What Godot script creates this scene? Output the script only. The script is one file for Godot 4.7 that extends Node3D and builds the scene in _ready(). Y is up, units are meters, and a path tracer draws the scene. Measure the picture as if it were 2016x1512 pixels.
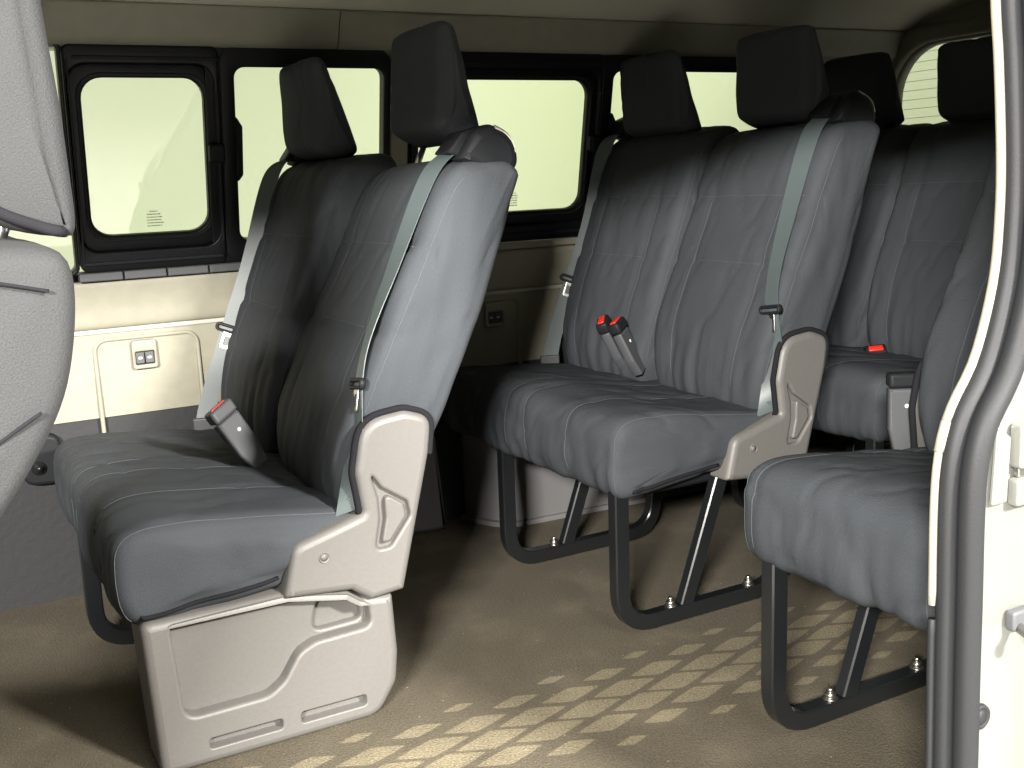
extends Node3D
# Interior of a passenger van seen through its open sliding door.
# x runs to the rear of the van, y is up from the van floor, -z is the far side wall.

const WALL_TILT := 0.1974       # lean of the side windows
var M := {}
var counts := {}
var noise := FastNoiseLite.new()
var ridge := FastNoiseLite.new()
var cache := {}

# ---------------------------------------------------------------- helpers
func numbered(called: String) -> String:
	if not counts.has(called):
		counts[called] = 0
		return called
	counts[called] += 1
	return "%s_%03d" % [called, counts[called]]

func thing(called: String, label: String, category: String, at := Vector3.ZERO, group := "") -> Node3D:
	var o := Node3D.new()
	o.name = numbered(called)
	add_child(o)
	o.position = at
	o.set_meta("label", label)
	o.set_meta("category", category)
	if group:
		o.set_meta("group", group)
	return o

func part(called: String, mesh: Mesh, mat: Material, parent: Node3D, tr := Transform3D.IDENTITY) -> MeshInstance3D:
	var o := MeshInstance3D.new()
	o.name = called
	o.mesh = mesh
	o.material_override = mat
	o.transform = tr
	parent.add_child(o, true)
	return o

func structure(called: String, mesh: Mesh, mat: Material, tr := Transform3D.IDENTITY) -> MeshInstance3D:
	var o := part(numbered(called), mesh, mat, self, tr)
	o.set_meta("kind", "structure")
	return o

# a mesh under way: triangles with a smoothing group each
func mb() -> Dictionary:
	return {"t": PackedVector3Array(), "g": PackedInt32Array()}

func volume(t: PackedVector3Array) -> float:
	var c := Vector3.ZERO
	for p in t:
		c += p
	c /= max(1, t.size())
	var v := 0.0
	for i in range(0, t.size(), 3):
		v += (t[i] - c).dot((t[i + 1] - c).cross(t[i + 2] - c))
	return v

func put(b: Dictionary, lists: Array) -> void:          # lists: [[triangles, group], ...] of one closed shape
	var all := PackedVector3Array()
	for l in lists:
		all.append_array(l[0])
	var flip := volume(all) > 0.0
	for l in lists:
		var t: PackedVector3Array = l[0]
		for i in range(0, t.size(), 3):
			b.t.append(t[i])
			b.t.append(t[i + 2] if flip else t[i + 1])
			b.t.append(t[i + 1] if flip else t[i + 2])
			b.g.append(l[1])

func commit(b: Dictionary) -> ArrayMesh:
	var st := SurfaceTool.new()
	st.begin(Mesh.PRIMITIVE_TRIANGLES)
	for i in b.g.size():
		st.set_smooth_group(b.g[i])
		st.add_vertex(b.t[3 * i])
		st.add_vertex(b.t[3 * i + 1])
		st.add_vertex(b.t[3 * i + 2])
	st.generate_normals()
	st.index()
	return st.commit()

func q4(t: PackedVector3Array, a: Vector3, b: Vector3, c: Vector3, d: Vector3) -> void:
	t.append(a); t.append(b); t.append(c)
	t.append(a); t.append(c); t.append(d)

func box(b: Dictionary, lo: Vector3, hi: Vector3, ch := 0.0) -> void:
	# a box with chamfered edges
	var c := minf(ch, (hi - lo)[(hi - lo).min_axis_index()] * 0.45)
	if c <= 0.0:
		var t := PackedVector3Array()
		var p := func(i): return Vector3(hi.x if i & 1 else lo.x, hi.y if i & 2 else lo.y, hi.z if i & 4 else lo.z)
		for f in [[0, 1, 3, 2], [4, 6, 7, 5], [0, 4, 5, 1], [2, 3, 7, 6], [0, 2, 6, 4], [1, 5, 7, 3]]:
			q4(t, p.call(f[0]), p.call(f[1]), p.call(f[2]), p.call(f[3]))
		put(b, [[t, -1]])
		return
	var poly := PackedVector2Array([Vector2(lo.x, lo.y), Vector2(hi.x, lo.y), Vector2(hi.x, hi.y), Vector2(lo.x, hi.y)])
	plate(b, poly, lo.z, hi.z, c, c, c)

func smooth(pts: Array, n: int, closed := true) -> PackedVector2Array:
	# Catmull-Rom through pts, resampled to n points of equal spacing
	var dense := PackedVector2Array()
	var k := pts.size()
	var segs := k if closed else k - 1
	for i in segs:
		var p0: Vector2 = pts[(i - 1 + k) % k] if closed or i > 0 else pts[i]
		var p1: Vector2 = pts[i]
		var p2: Vector2 = pts[(i + 1) % k]
		var p3: Vector2 = pts[(i + 2) % k] if closed or i + 2 < k else pts[(i + 1) % k]
		for j in 12:
			var t := j / 12.0
			dense.append(0.5 * ((2.0 * p1) + (p2 - p0) * t + (2.0 * p0 - 5.0 * p1 + 4.0 * p2 - p3) * t * t + (3.0 * p1 - p0 - 3.0 * p2 + p3) * t * t * t))
	if closed:
		dense.append(dense[0])
	else:
		dense.append(pts[k - 1])
	var lens := PackedFloat32Array([0.0])
	for i in range(1, dense.size()):
		lens.append(lens[i - 1] + dense[i].distance_to(dense[i - 1]))
	var out := PackedVector2Array()
	var at := 0
	for i in n:
		var want: float = lens[-1] * i / (n if closed else n - 1)
		while at < lens.size() - 2 and lens[at + 1] < want:
			at += 1
		var f := (want - lens[at]) / maxf(1e-9, lens[at + 1] - lens[at])
		out.append(dense[at].lerp(dense[at + 1], clampf(f, 0, 1)))
	return out

func smooth3(pts: Array, per: int) -> PackedVector3Array:
	var out := PackedVector3Array()
	var k := pts.size()
	for i in k - 1:
		var p0: Vector3 = pts[max(i - 1, 0)]
		var p1: Vector3 = pts[i]
		var p2: Vector3 = pts[i + 1]
		var p3: Vector3 = pts[min(i + 2, k - 1)]
		for j in per:
			var t := j / float(per)
			out.append(0.5 * ((2.0 * p1) + (p2 - p0) * t + (2.0 * p0 - 5.0 * p1 + 4.0 * p2 - p3) * t * t + (3.0 * p1 - p0 - 3.0 * p2 + p3) * t * t * t))
	out.append(pts[k - 1])
	return out

func signed_area(p: PackedVector2Array) -> float:
	var a := 0.0
	for i in p.size():
		a += p[i].cross(p[(i + 1) % p.size()])
	return a

func outward(p: PackedVector2Array) -> PackedVector2Array:
	var s := signf(signed_area(p))
	var out := PackedVector2Array()
	var k := p.size()
	for i in k:
		var a := (p[i] - p[(i - 1 + k) % k]).normalized()
		var b := (p[(i + 1) % k] - p[i]).normalized()
		var na := Vector2(a.y, -a.x) * s
		var nb := Vector2(b.y, -b.x) * s
		var n := (na + nb).normalized()
		out.append(n / maxf(0.5, n.dot(na)))
	return out

# a flat plate of outline poly from z0 to z1; edges rounded by bev at z1 and bev0 at z0
func plate(b: Dictionary, given: PackedVector2Array, z0: float, z1: float, bev := 0.003, bev0 := 0.0, inset_side := 0.0) -> void:
	var poly := PackedVector2Array()
	for p in given:
		if poly.is_empty() or p.distance_to(poly[-1]) > 0.00002:
			poly.append(p)
	if poly[0].distance_to(poly[-1]) < 0.00002:
		poly.remove_at(poly.size() - 1)
	var n := outward(poly)
	var rows := []
	var layers := []
	if bev0 > 0.0:
		for k in 3:
			var f := PI / 2 * k / 3.0
			layers.append([bev0 * (1.0 - sin(f)), z0 + bev0 * (1.0 - cos(f)) * signf(z1 - z0)])
	else:
		layers.append([0.0, z0])
	for k in 4:
		var f := PI / 2 * k / 3.0
		layers.append([bev * (1.0 - cos(f)), z1 - bev * (1.0 - sin(f)) * signf(z1 - z0)])
	for l in layers:
		var r := PackedVector3Array()
		for i in poly.size():
			var p: Vector2 = poly[i] - n[i] * l[0]
			r.append(Vector3(p.x, p.y, l[1]))
		rows.append(r)
	var side := PackedVector3Array()
	for j in rows.size() - 1:
		for i in poly.size():
			var k := (i + 1) % poly.size()
			q4(side, rows[j][i], rows[j][k], rows[j + 1][k], rows[j + 1][i])
	var caps := PackedVector3Array()
	for e in [0, rows.size() - 1]:
		var flat := PackedVector2Array()
		for p in rows[e]:
			flat.append(Vector2(p.x, p.y))
		var idx := Geometry2D.triangulate_polygon(flat)
		if idx.is_empty():
			idx = Geometry2D.triangulate_polygon(poly)
		if idx.is_empty():
			push_warning("plate not triangulated")
		for i in range(0, idx.size(), 3):
			var tri := [rows[e][idx[i]], rows[e][idx[i + 1]], rows[e][idx[i + 2]]]
			var up: bool = (tri[1] - tri[0]).cross(tri[2] - tri[0]).z > 0
			var sgn: float = signed_area(poly) * (1.0 if e else -1.0)
			if up == (sgn > 0):
				caps.append_array(PackedVector3Array(tri))
			else:
				caps.append_array(PackedVector3Array([tri[0], tri[2], tri[1]]))
	put(b, [[side, 0 if poly.size() > 8 else -1], [caps, -1]])

# rounded rectangle, same number of points for every size
func rr(x0: float, y0: float, x1: float, y1: float, r: float, n := 7) -> PackedVector2Array:
	var out := PackedVector2Array()
	var cs := [Vector2(x1 - r, y1 - r), Vector2(x0 + r, y1 - r), Vector2(x0 + r, y0 + r), Vector2(x1 - r, y0 + r)]
	for c in 4:
		for i in n:
			var f := PI / 2 * (c + i / float(n - 1))
			out.append(cs[c] + Vector2(cos(f), sin(f)) * r)
	return out

# frame between two loops of equal count, z0 back to z1 front, edges rounded
func ring(b: Dictionary, outer: PackedVector2Array, inner: PackedVector2Array, z0: float, z1: float, bev := 0.004) -> void:
	var no := outward(outer)
	var ni := outward(inner)
	var rows := []
	var add := func(loop: PackedVector2Array, nn: PackedVector2Array, off: float, z: float):
		var r := PackedVector3Array()
		for i in loop.size():
			var p := loop[i] + nn[i] * off
			r.append(Vector3(p.x, p.y, z))
		rows.append(r)
	add.call(outer, no, 0.0, z0)
	for k in 4:
		var f := PI / 2 * k / 3.0
		add.call(outer, no, -bev * (1 - cos(f)), z1 - bev * (1 - sin(f)))
	for k in 4:
		var f := PI / 2 * (1 - k / 3.0)
		add.call(inner, ni, bev * (1 - cos(f)), z1 - bev * (1 - sin(f)))
	add.call(inner, ni, 0.0, z0)
	var t := PackedVector3Array()
	for j in rows.size():
		var k := (j + 1) % rows.size()
		for i in outer.size():
			var m := (i + 1) % outer.size()
			q4(t, rows[j][i], rows[j][m], rows[k][m], rows[k][i])
	# orientation of a ring: the outer wall decides
	var a := rows[0][0] as Vector3
	var nrm: Vector3 = (rows[0][1] - a).cross(rows[1][1] - a)
	var wants := Vector3(no[0].x, no[0].y, 0)
	var flip := nrm.dot(wants) > 0
	for i in range(0, t.size(), 3):
		b.t.append(t[i])
		b.t.append(t[i + 2] if flip else t[i + 1])
		b.t.append(t[i + 1] if flip else t[i + 2])
		b.g.append(0)

func tube(b: Dictionary, pts: PackedVector3Array, r: float, sides := 6, closed := false) -> void:
	var rows := []
	var up := Vector3(0.13, 0.31, 0.94).normalized()
	var k := pts.size()
	for i in k:
		var d: Vector3
		if closed:
			d = (pts[(i + 1) % k] - pts[(i - 1 + k) % k]).normalized()
		else:
			d = (pts[min(i + 1, k - 1)] - pts[max(i - 1, 0)]).normalized()
		var u := (up - d * up.dot(d)).normalized()
		up = u
		var v := d.cross(u)
		var row := PackedVector3Array()
		for s in sides:
			var f := TAU * s / sides
			row.append(pts[i] + (u * cos(f) + v * sin(f)) * r)
		rows.append(row)
	var t := PackedVector3Array()
	for i in (k if closed else k - 1):
		var n2 := (i + 1) % k
		for s in sides:
			var m := (s + 1) % sides
			q4(t, rows[i][s], rows[i][m], rows[n2][m], rows[n2][s])
	if not closed:
		for s in range(1, sides - 1):
			t.append_array(PackedVector3Array([rows[0][0], rows[0][s + 1], rows[0][s]]))
			t.append_array(PackedVector3Array([rows[k - 1][0], rows[k - 1][s], rows[k - 1][s + 1]]))
	put(b, [[t, 0]])

# a bar of rectangular section swept along a path in the xy plane
func bar(b: Dictionary, path: PackedVector2Array, thick: float, z0: float, z1: float, ch := 0.003, closed := false) -> void:
	var h := thick / 2
	var sec := [Vector2(-h, z0 + ch), Vector2(-h + ch, z0), Vector2(h - ch, z0), Vector2(h, z0 + ch), Vector2(h, z1 - ch), Vector2(h - ch, z1), Vector2(-h + ch, z1), Vector2(-h, z1 - ch)]
	var k := path.size()
	var rows := []
	for i in k:
		var d := (path[min(i + 1, k - 1)] - path[max(i - 1, 0)]).normalized()
		var n := Vector2(-d.y, d.x)
		var row := PackedVector3Array()
		for s in sec:
			var p: Vector2 = path[i] + n * s.x
			row.append(Vector3(p.x, p.y, s.y))
		rows.append(row)
	var lists := []
	for s in 8:
		var t := PackedVector3Array()
		var m := (s + 1) % 8
		for i in k - 1:
			q4(t, rows[i][s], rows[i][m], rows[i + 1][m], rows[i + 1][s])
		lists.append([t, s + 1])
	var e := PackedVector3Array()
	for s in range(1, 7):
		e.append_array(PackedVector3Array([rows[0][0], rows[0][s + 1], rows[0][s]]))
		e.append_array(PackedVector3Array([rows[k - 1][0], rows[k - 1][s], rows[k - 1][s + 1]]))
	lists.append([e, -1])
	put(b, lists)

# path with rounded corners
func fillet(pts: Array, r: float, n := 8) -> PackedVector2Array:
	var out := PackedVector2Array([pts[0]])
	for i in range(1, pts.size() - 1):
		var p: Vector2 = pts[i]
		var a: Vector2 = (pts[i - 1] - p)
		var c: Vector2 = (pts[i + 1] - p)
		var half := absf(a.angle_to(c)) / 2.0
		var cut := minf(r / tan(half), minf(a.length(), c.length()) * 0.49)
		var p0 := p + a.normalized() * cut
		var p1 := p + c.normalized() * cut
		for k in n + 1:
			var t := k / float(n)
			out.append(p0.lerp(p, t).lerp(p.lerp(p1, t), t))
	out.append(pts[-1])
	return out

func fillet_loop(pts: Array, rs: Array, n := 6) -> PackedVector2Array:
	var out := PackedVector2Array()
	var k := pts.size()
	for i in k:
		var p: Vector2 = pts[i]
		var a: Vector2 = pts[(i - 1 + k) % k] - p
		var c: Vector2 = pts[(i + 1) % k] - p
		var half := absf(a.angle_to(c)) / 2.0
		var cut := minf(rs[i] / tan(half), minf(a.length(), c.length()) * 0.49)
		var p0 := p + a.normalized() * cut
		var p1 := p + c.normalized() * cut
		for j in n + 1:
			var t := j / float(n)
			out.append(p0.lerp(p, t).lerp(p.lerp(p1, t), t))
	return out

func lathe(b: Dictionary, prof: Array, axis_at: Vector3, axis: Vector3, sides := 16) -> void:
	# prof: [radius, height along axis]
	var d := axis.normalized()
	var u := d.cross(Vector3(0.3, 0.2, 0.93)).normalized()
	var v := d.cross(u)
	var rows := []
	for p in prof:
		var row := PackedVector3Array()
		for s in sides:
			var f := TAU * s / sides
			row.append(axis_at + d * p[1] + (u * cos(f) + v * sin(f)) * p[0])
		rows.append(row)
	var t := PackedVector3Array()
	for i in rows.size() - 1:
		for s in sides:
			var m := (s + 1) % sides
			q4(t, rows[i][s], rows[i][m], rows[i + 1][m], rows[i + 1][s])
	put(b, [[t, 0]])

func ribbon(b: Dictionary, pts: Array, widths: Array, thick: float, per := 8) -> void:
	# flat band: points and half-width vectors are interpolated together
	var c := smooth3(pts, per)
	var w := smooth3(widths, per)
	var rows := []
	for i in c.size():
		var d := (c[min(i + 1, c.size() - 1)] - c[max(i - 1, 0)]).normalized()
		var n := d.cross(w[i]).normalized() * thick / 2
		rows.append([c[i] - w[i] - n, c[i] + w[i] - n, c[i] + w[i] + n, c[i] - w[i] + n])
	var lists := []
	for s in 4:
		var t := PackedVector3Array()
		var m := (s + 1) % 4
		for i in rows.size() - 1:
			q4(t, rows[i][s], rows[i][m], rows[i + 1][m], rows[i + 1][s])
		lists.append([t, s + 1])
	var e := PackedVector3Array()
	q4(e, rows[0][0], rows[0][3], rows[0][2], rows[0][1])
	q4(e, rows[-1][0], rows[-1][1], rows[-1][2], rows[-1][3])
	lists.append([e, -1])
	put(b, lists)

# a stuffed, covered shape: closed side profile carried across the width, ends rounded, cloth uneven
func pillow(prof: Array, n: int, hw: float, r: float, o: Dictionary) -> Dictionary:
	var pr := smooth(prof, n)
	var nn := outward(pr)
	for i in n:
		nn[i] = nn[i].normalized()
	var cen := Vector2.ZERO
	for p in pr:
		cen += p
	cen /= n
	var st := []
	var K := 5
	for k in K:
		var f := PI / 2 * (1.0 - k / float(K))
		st.append([-(hw - r + r * sin(f)), r * (1 - cos(f)), f, -1.0])
	var mid: int = o.get("mid", 36)
	for k in mid + 1:
		st.append([lerpf(-(hw - r), hw - r, k / float(mid)), 0.0, 0.0, 0.0])
	for k in range(1, K + 1):
		var f := PI / 2 * (k / float(K))
		st.append([hw - r + r * sin(f), r * (1 - cos(f)), f, 1.0])
	var amp: float = o.get("amp", 0.003)
	var crease: float = o.get("crease", 0.004)
	var off: Vector3 = o.get("off", Vector3.ZERO)
	var capamp: float = o.get("capamp", amp)
	var stretch: Vector3 = o.get("stretch", Vector3.ONE)
	var crown: float = o.get("crown", 0.0)
	var gather: float = o.get("gather", 0.0)
	var gtop: float = o.get("gtop", 0.0)
	var gdir: Vector2 = o.get("gdir", Vector2(-1, 0))
	var cdir: Vector2 = o.get("cdir", Vector2(-1, 0))
	var narrow: Callable = o.get("narrow", func(_y): return 1.0)
	var grooves: Array = o.get("grooves", [])
	var room := PackedFloat32Array()
	for i in n:
		var best := r
		for j in n:
			var d := pr[j] - pr[i]
			var den := -2.0 * nn[i].dot(d)
			if den > 0.0001:
				best = minf(best, 0.8 * d.length_squared() / den)
		room.append(best / r)
	for pass_no in 10:
		var soft := room.duplicate()
		for i in n:
			soft[i] = minf(room[i] + 0.04, (room[(i - 1 + n) % n] + room[i] + room[(i + 1) % n]) / 3.0)
		room = soft
	var rows := []
	for s in st:
		var row := PackedVector3Array()
		for i in n:
			var p2: Vector2 = pr[i] - nn[i] * s[1] * room[i]
			var nrm := Vector3(nn[i].x * cos(s[2]), nn[i].y * cos(s[2]), s[3] * sin(s[2]))
			var sn: float = s[0] / hw
			var face := maxf(0.0, nn[i].dot(cdir))
			var p := Vector3(p2.x, p2.y, s[0] * narrow.call(p2.y))
			var d: float = crown * (1.0 - sn * sn) * face
			for g in grooves:
				if face > 0.35:
					var dist: float = (sn - g[1]) * hw if g[0] == "s" else p2.y - g[1]
					d -= g[2] * exp(-pow(dist / g[3], 2.0))
			var qv := p + off
			if gather > 0.0 and nn[i].dot(gdir) > 0.3:
				d += gather * clampf((gtop - p2.y) / 0.13, 0.0, 1.0) * noise.get_noise_2d(qv.z * 16.0 + off.x, qv.y * 2.0) * nn[i].dot(gdir)
			d += amp * noise.get_noise_3dv(qv * 4.0)
			var rv := ridge.get_noise_3dv(Vector3(qv.x * stretch.x, qv.y * stretch.y, qv.z * stretch.z) * 5.0)
			d -= crease * pow(maxf(0.0, 1.0 - absf(rv) * 3.2), 3.0)
			row.append(p + nrm * d)
		rows.append(row)
	var t := PackedVector3Array()
	for j in rows.size() - 1:
		for i in n:
			var k := (i + 1) % n
			q4(t, rows[j][i], rows[j][k], rows[j + 1][k], rows[j + 1][i])
	for e in [0, rows.size() - 1]:
		var sg := -1.0 if e == 0 else 1.0
		var last: PackedVector3Array = rows[e]
		var flat := PackedVector2Array()
		for q in rows[e]:
			flat.append(Vector2(q.x, q.y))
		for f in [0.9, 0.8, 0.7, 0.6, 0.5, 0.4, 0.3, 0.2, 0.1, 0.0]:
			var nx := PackedVector3Array()
			for pass_no in int(o.get("capsmooth", 4)):
				var sm2 := flat.duplicate()
				for i in n:
					sm2[i] = (flat[(i - 1 + n) % n] + flat[i] * 2.0 + flat[(i + 1) % n]) / 4.0
				flat = sm2
			for i in n:
				var b0: Vector3 = rows[e][i]
				var p := Vector3(lerpf(cen.x, flat[i].x, f), lerpf(cen.y, flat[i].y, f), 0)
				var fold := noise.get_noise_3dv(Vector3(p.x * 9.0 + p.y * 2.5, p.y * 3.2 - p.x * 2.0, sg * 3.0) + off)
				var fine := noise.get_noise_3dv(Vector3(p.x * 12.0, p.y * 7.0, sg * 5.0) + off)
				var soft := 1.0 - pow(f, 4.0)
				p.z = lerpf(sg * hw, b0.z, pow(f, 5.0)) + sg * soft * (0.006 + capamp * (fold * 1.8 + fine * 0.6))
				nx.append(p)
			for i in n:
				var k := (i + 1) % n
				if sg < 0:
					q4(t, nx[i], nx[k], last[k], last[i])
				else:
					q4(t, last[i], last[k], nx[k], nx[i])
			last = nx
	var b := mb()
	put(b, [[t, 0]])
	return {"b": b, "rows": rows, "st": st, "hw": hw, "n": n}

# seam thread laid along the cover: across the width at height y0 on the side that faces cdir
func seam_across(b: Dictionary, pil: Dictionary, y0: float, s0: float, s1: float, fwd := -1.0) -> void:
	var pts := PackedVector3Array()
	for j in pil.rows.size():
		var sn: float = pil.st[j][0] / pil.hw
		if sn < s0 or sn > s1:
			continue
		var best := Vector3.INF
		var row: PackedVector3Array = pil.rows[j]
		for i in row.size():
			var k := (i + 1) % row.size()
			if (row[i].y - y0) * (row[k].y - y0) <= 0.0:
				var f := (y0 - row[i].y) / (row[k].y - row[i].y + 1e-9)
				var p := row[i].lerp(row[k], clampf(f, 0, 1))
				if best == Vector3.INF or p.x * fwd > best.x * fwd:
					best = p
		if best != Vector3.INF:
			pts.append(best)
	if pts.size() > 1:
		tube(b, pts, 0.0009, 5)

func seam_along(b: Dictionary, pil: Dictionary, s0: float, keep: Callable) -> void:
	var bj := 0
	for j in pil.st.size():
		if absf(pil.st[j][0] / pil.hw - s0) < absf(pil.st[bj][0] / pil.hw - s0):
			bj = j
	var row: PackedVector3Array = pil.rows[bj]
	var n := row.size()
	var start := 0
	for i in n:
		if not keep.call(row[i]) and keep.call(row[(i + 1) % n]):
			start = i + 1
	var pts := PackedVector3Array()
	for i in n:
		var p := row[(start + i) % n]
		if keep.call(p):
			pts.append(p)
		else:
			break
	if pts.size() > 1:
		tube(b, pts, 0.0009, 5)

# ---------------------------------------------------------------- materials
func grain(freq: float, seedn: int, normal := false, strength := 2.0, octaves := 4, ramp: Gradient = null, size := 512) -> NoiseTexture2D:
	var f := FastNoiseLite.new()
	f.seed = seedn
	f.noise_type = FastNoiseLite.TYPE_SIMPLEX
	f.frequency = freq
	f.fractal_octaves = octaves
	var t := NoiseTexture2D.new()
	t.width = size
	t.height = size
	t.seamless = true
	t.noise = f
	t.as_normal_map = normal
	t.bump_strength = strength
	if ramp:
		t.color_ramp = ramp
	return t

func ramp2(a: float, b: float, tint := Color(1, 1, 1)) -> Gradient:
	var g := Gradient.new()
	g.set_color(0, Color(a * tint.r, a * tint.g, a * tint.b))
	g.set_color(1, Color(b, b, b))
	return g

func mat(called: String, lin: Color, rough: float, o := {}) -> StandardMaterial3D:
	var m := StandardMaterial3D.new()
	m.resource_name = called
	m.albedo_color = lin.linear_to_srgb()
	m.roughness = rough
	m.metallic = o.get("metal", 0.0)
	m.metallic_specular = o.get("spec", 0.5)
	if o.has("tri"):
		m.uv1_triplanar = true
		m.uv1_world_triplanar = true
		m.uv1_scale = Vector3.ONE * float(o.tri)
	if o.has("tex"):
		m.albedo_texture = o.tex
	if o.has("nrm"):
		m.normal_enabled = true
		m.normal_texture = o.nrm
		m.normal_scale = o.get("ns", 0.5)
	if o.has("rt"):
		m.roughness_texture = o.rt
	if o.has("coat"):
		m.clearcoat_enabled = true
		m.clearcoat = o.coat
		m.clearcoat_roughness = o.get("coatr", 0.05)
	if o.has("rim"):
		m.rim_enabled = true
		m.rim = o.rim
		m.rim_tint = 0.6
	M[called] = m
	return m

func make_materials() -> void:
	var fine_n := grain(0.09, 3, true, 3.0, 3)
	var cloth_t := grain(0.12, 5, false, 2.0, 4, ramp2(0.93, 1.0))
	var fleck := grain(0.11, 9, false, 2.0, 3, ramp2(0.72, 1.0))
	mat("fabric", Color(0.0470, 0.0520, 0.0580), 0.60, {"spec": 0.16, "tri": 3.0, "tex": cloth_t, "nrm": grain(0.16, 8, true, 2.5, 3), "ns": 0.35})
	mat("front_fabric", Color(0.0265, 0.0282, 0.0302), 0.85, {"tri": 7.0, "tex": fleck, "nrm": fine_n, "ns": 0.6})
	mat("thread", Color(0.057, 0.063, 0.070), 0.8)
	mat("binding", Color(0.012, 0.012, 0.014), 0.9, {"spec": 0.2, "tri": 8.0, "nrm": fine_n, "ns": 0.6})
	mat("plastic", Color(0.108, 0.104, 0.098), 0.5, {"tri": 5.0, "tex": grain(0.03, 12, false, 2.0, 4, ramp2(0.965, 1.0)), "nrm": fine_n, "ns": 0.12})
	mat("plastic_dark", Color(0.11, 0.10, 0.095), 0.5, {"tri": 5.0, "nrm": fine_n, "ns": 0.12})
	mat("black_plastic", Color(0.011, 0.012, 0.014), 0.5, {"spec": 0.3, "tri": 5.0, "nrm": fine_n, "ns": 0.15})
	mat("black_metal", Color(0.008, 0.009, 0.010), 0.28, {"tri": 4.0, "nrm": grain(0.03, 20, true, 1.0, 3), "ns": 0.08, "coat": 0.4, "coatr": 0.15})
	mat("buckle", Color(0.055, 0.058, 0.063), 0.5, {"tri": 6.0, "nrm": fine_n, "ns": 0.15})
	mat("red", Color(0.55, 0.024, 0.012), 0.35)
	mat("white_mark", Color(0.8, 0.8, 0.78), 0.5)
	mat("belt", Color(0.085, 0.108, 0.112), 0.45, {"tri": 14.0, "tex": grain(0.07, 31, false, 2.0, 2, ramp2(0.75, 1.0)), "nrm": fine_n, "ns": 0.3, "rim": 0.05})
	mat("chrome", Color(0.75, 0.74, 0.72), 0.18, {"metal": 1.0})
	mat("steel", Color(0.55, 0.54, 0.50), 0.32, {"metal": 1.0})
	mat("cream", Color(0.255, 0.245, 0.190), 0.55, {"tri": 4.0, "tex": grain(0.008, 41, false, 2.0, 3, ramp2(0.95, 1.0)), "nrm": fine_n, "ns": 0.10})
	mat("headliner", Color(0.60, 0.58, 0.475), 0.95, {"tri": 5.0, "tex": cloth_t, "nrm": fine_n, "ns": 0.3})
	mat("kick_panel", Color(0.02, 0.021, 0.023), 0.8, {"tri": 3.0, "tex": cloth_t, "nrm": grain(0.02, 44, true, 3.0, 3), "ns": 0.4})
	mat("sill_grey", Color(0.06, 0.063, 0.068), 0.6)
	mat("black_gloss", Color(0.005, 0.0055, 0.007), 0.42, {"spec": 0.35})
	mat("rubber", Color(0.017, 0.018, 0.020), 0.6, {"spec": 0.35, "tri": 5.0, "tex": cloth_t, "nrm": fine_n, "ns": 0.2})
	mat("paint", Color(0.125, 0.129, 0.115), 0.35, {"coat": 0.7, "coatr": 0.06})
	mat("arch_plastic", Color(0.13, 0.128, 0.13), 0.5, {"tri": 4.0, "nrm": fine_n, "ns": 0.15})
	mat("print_grey", Color(0.46, 0.50, 0.35), 0.7)
	mat("strip_light", Color(0.40, 0.39, 0.34), 0.35)
	mat("studio_wall", Color(0.73, 0.79, 0.56), 0.9)
	mat("studio_floor", Color(0.42, 0.42, 0.40), 0.8)
	var g := StandardMaterial3D.new()
	g.albedo_color = Color(0.9, 1.0, 0.85, 0.04)
	g.transparency = BaseMaterial3D.TRANSPARENCY_ALPHA
	g.roughness = 0.02
	M["glass"] = g

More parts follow.
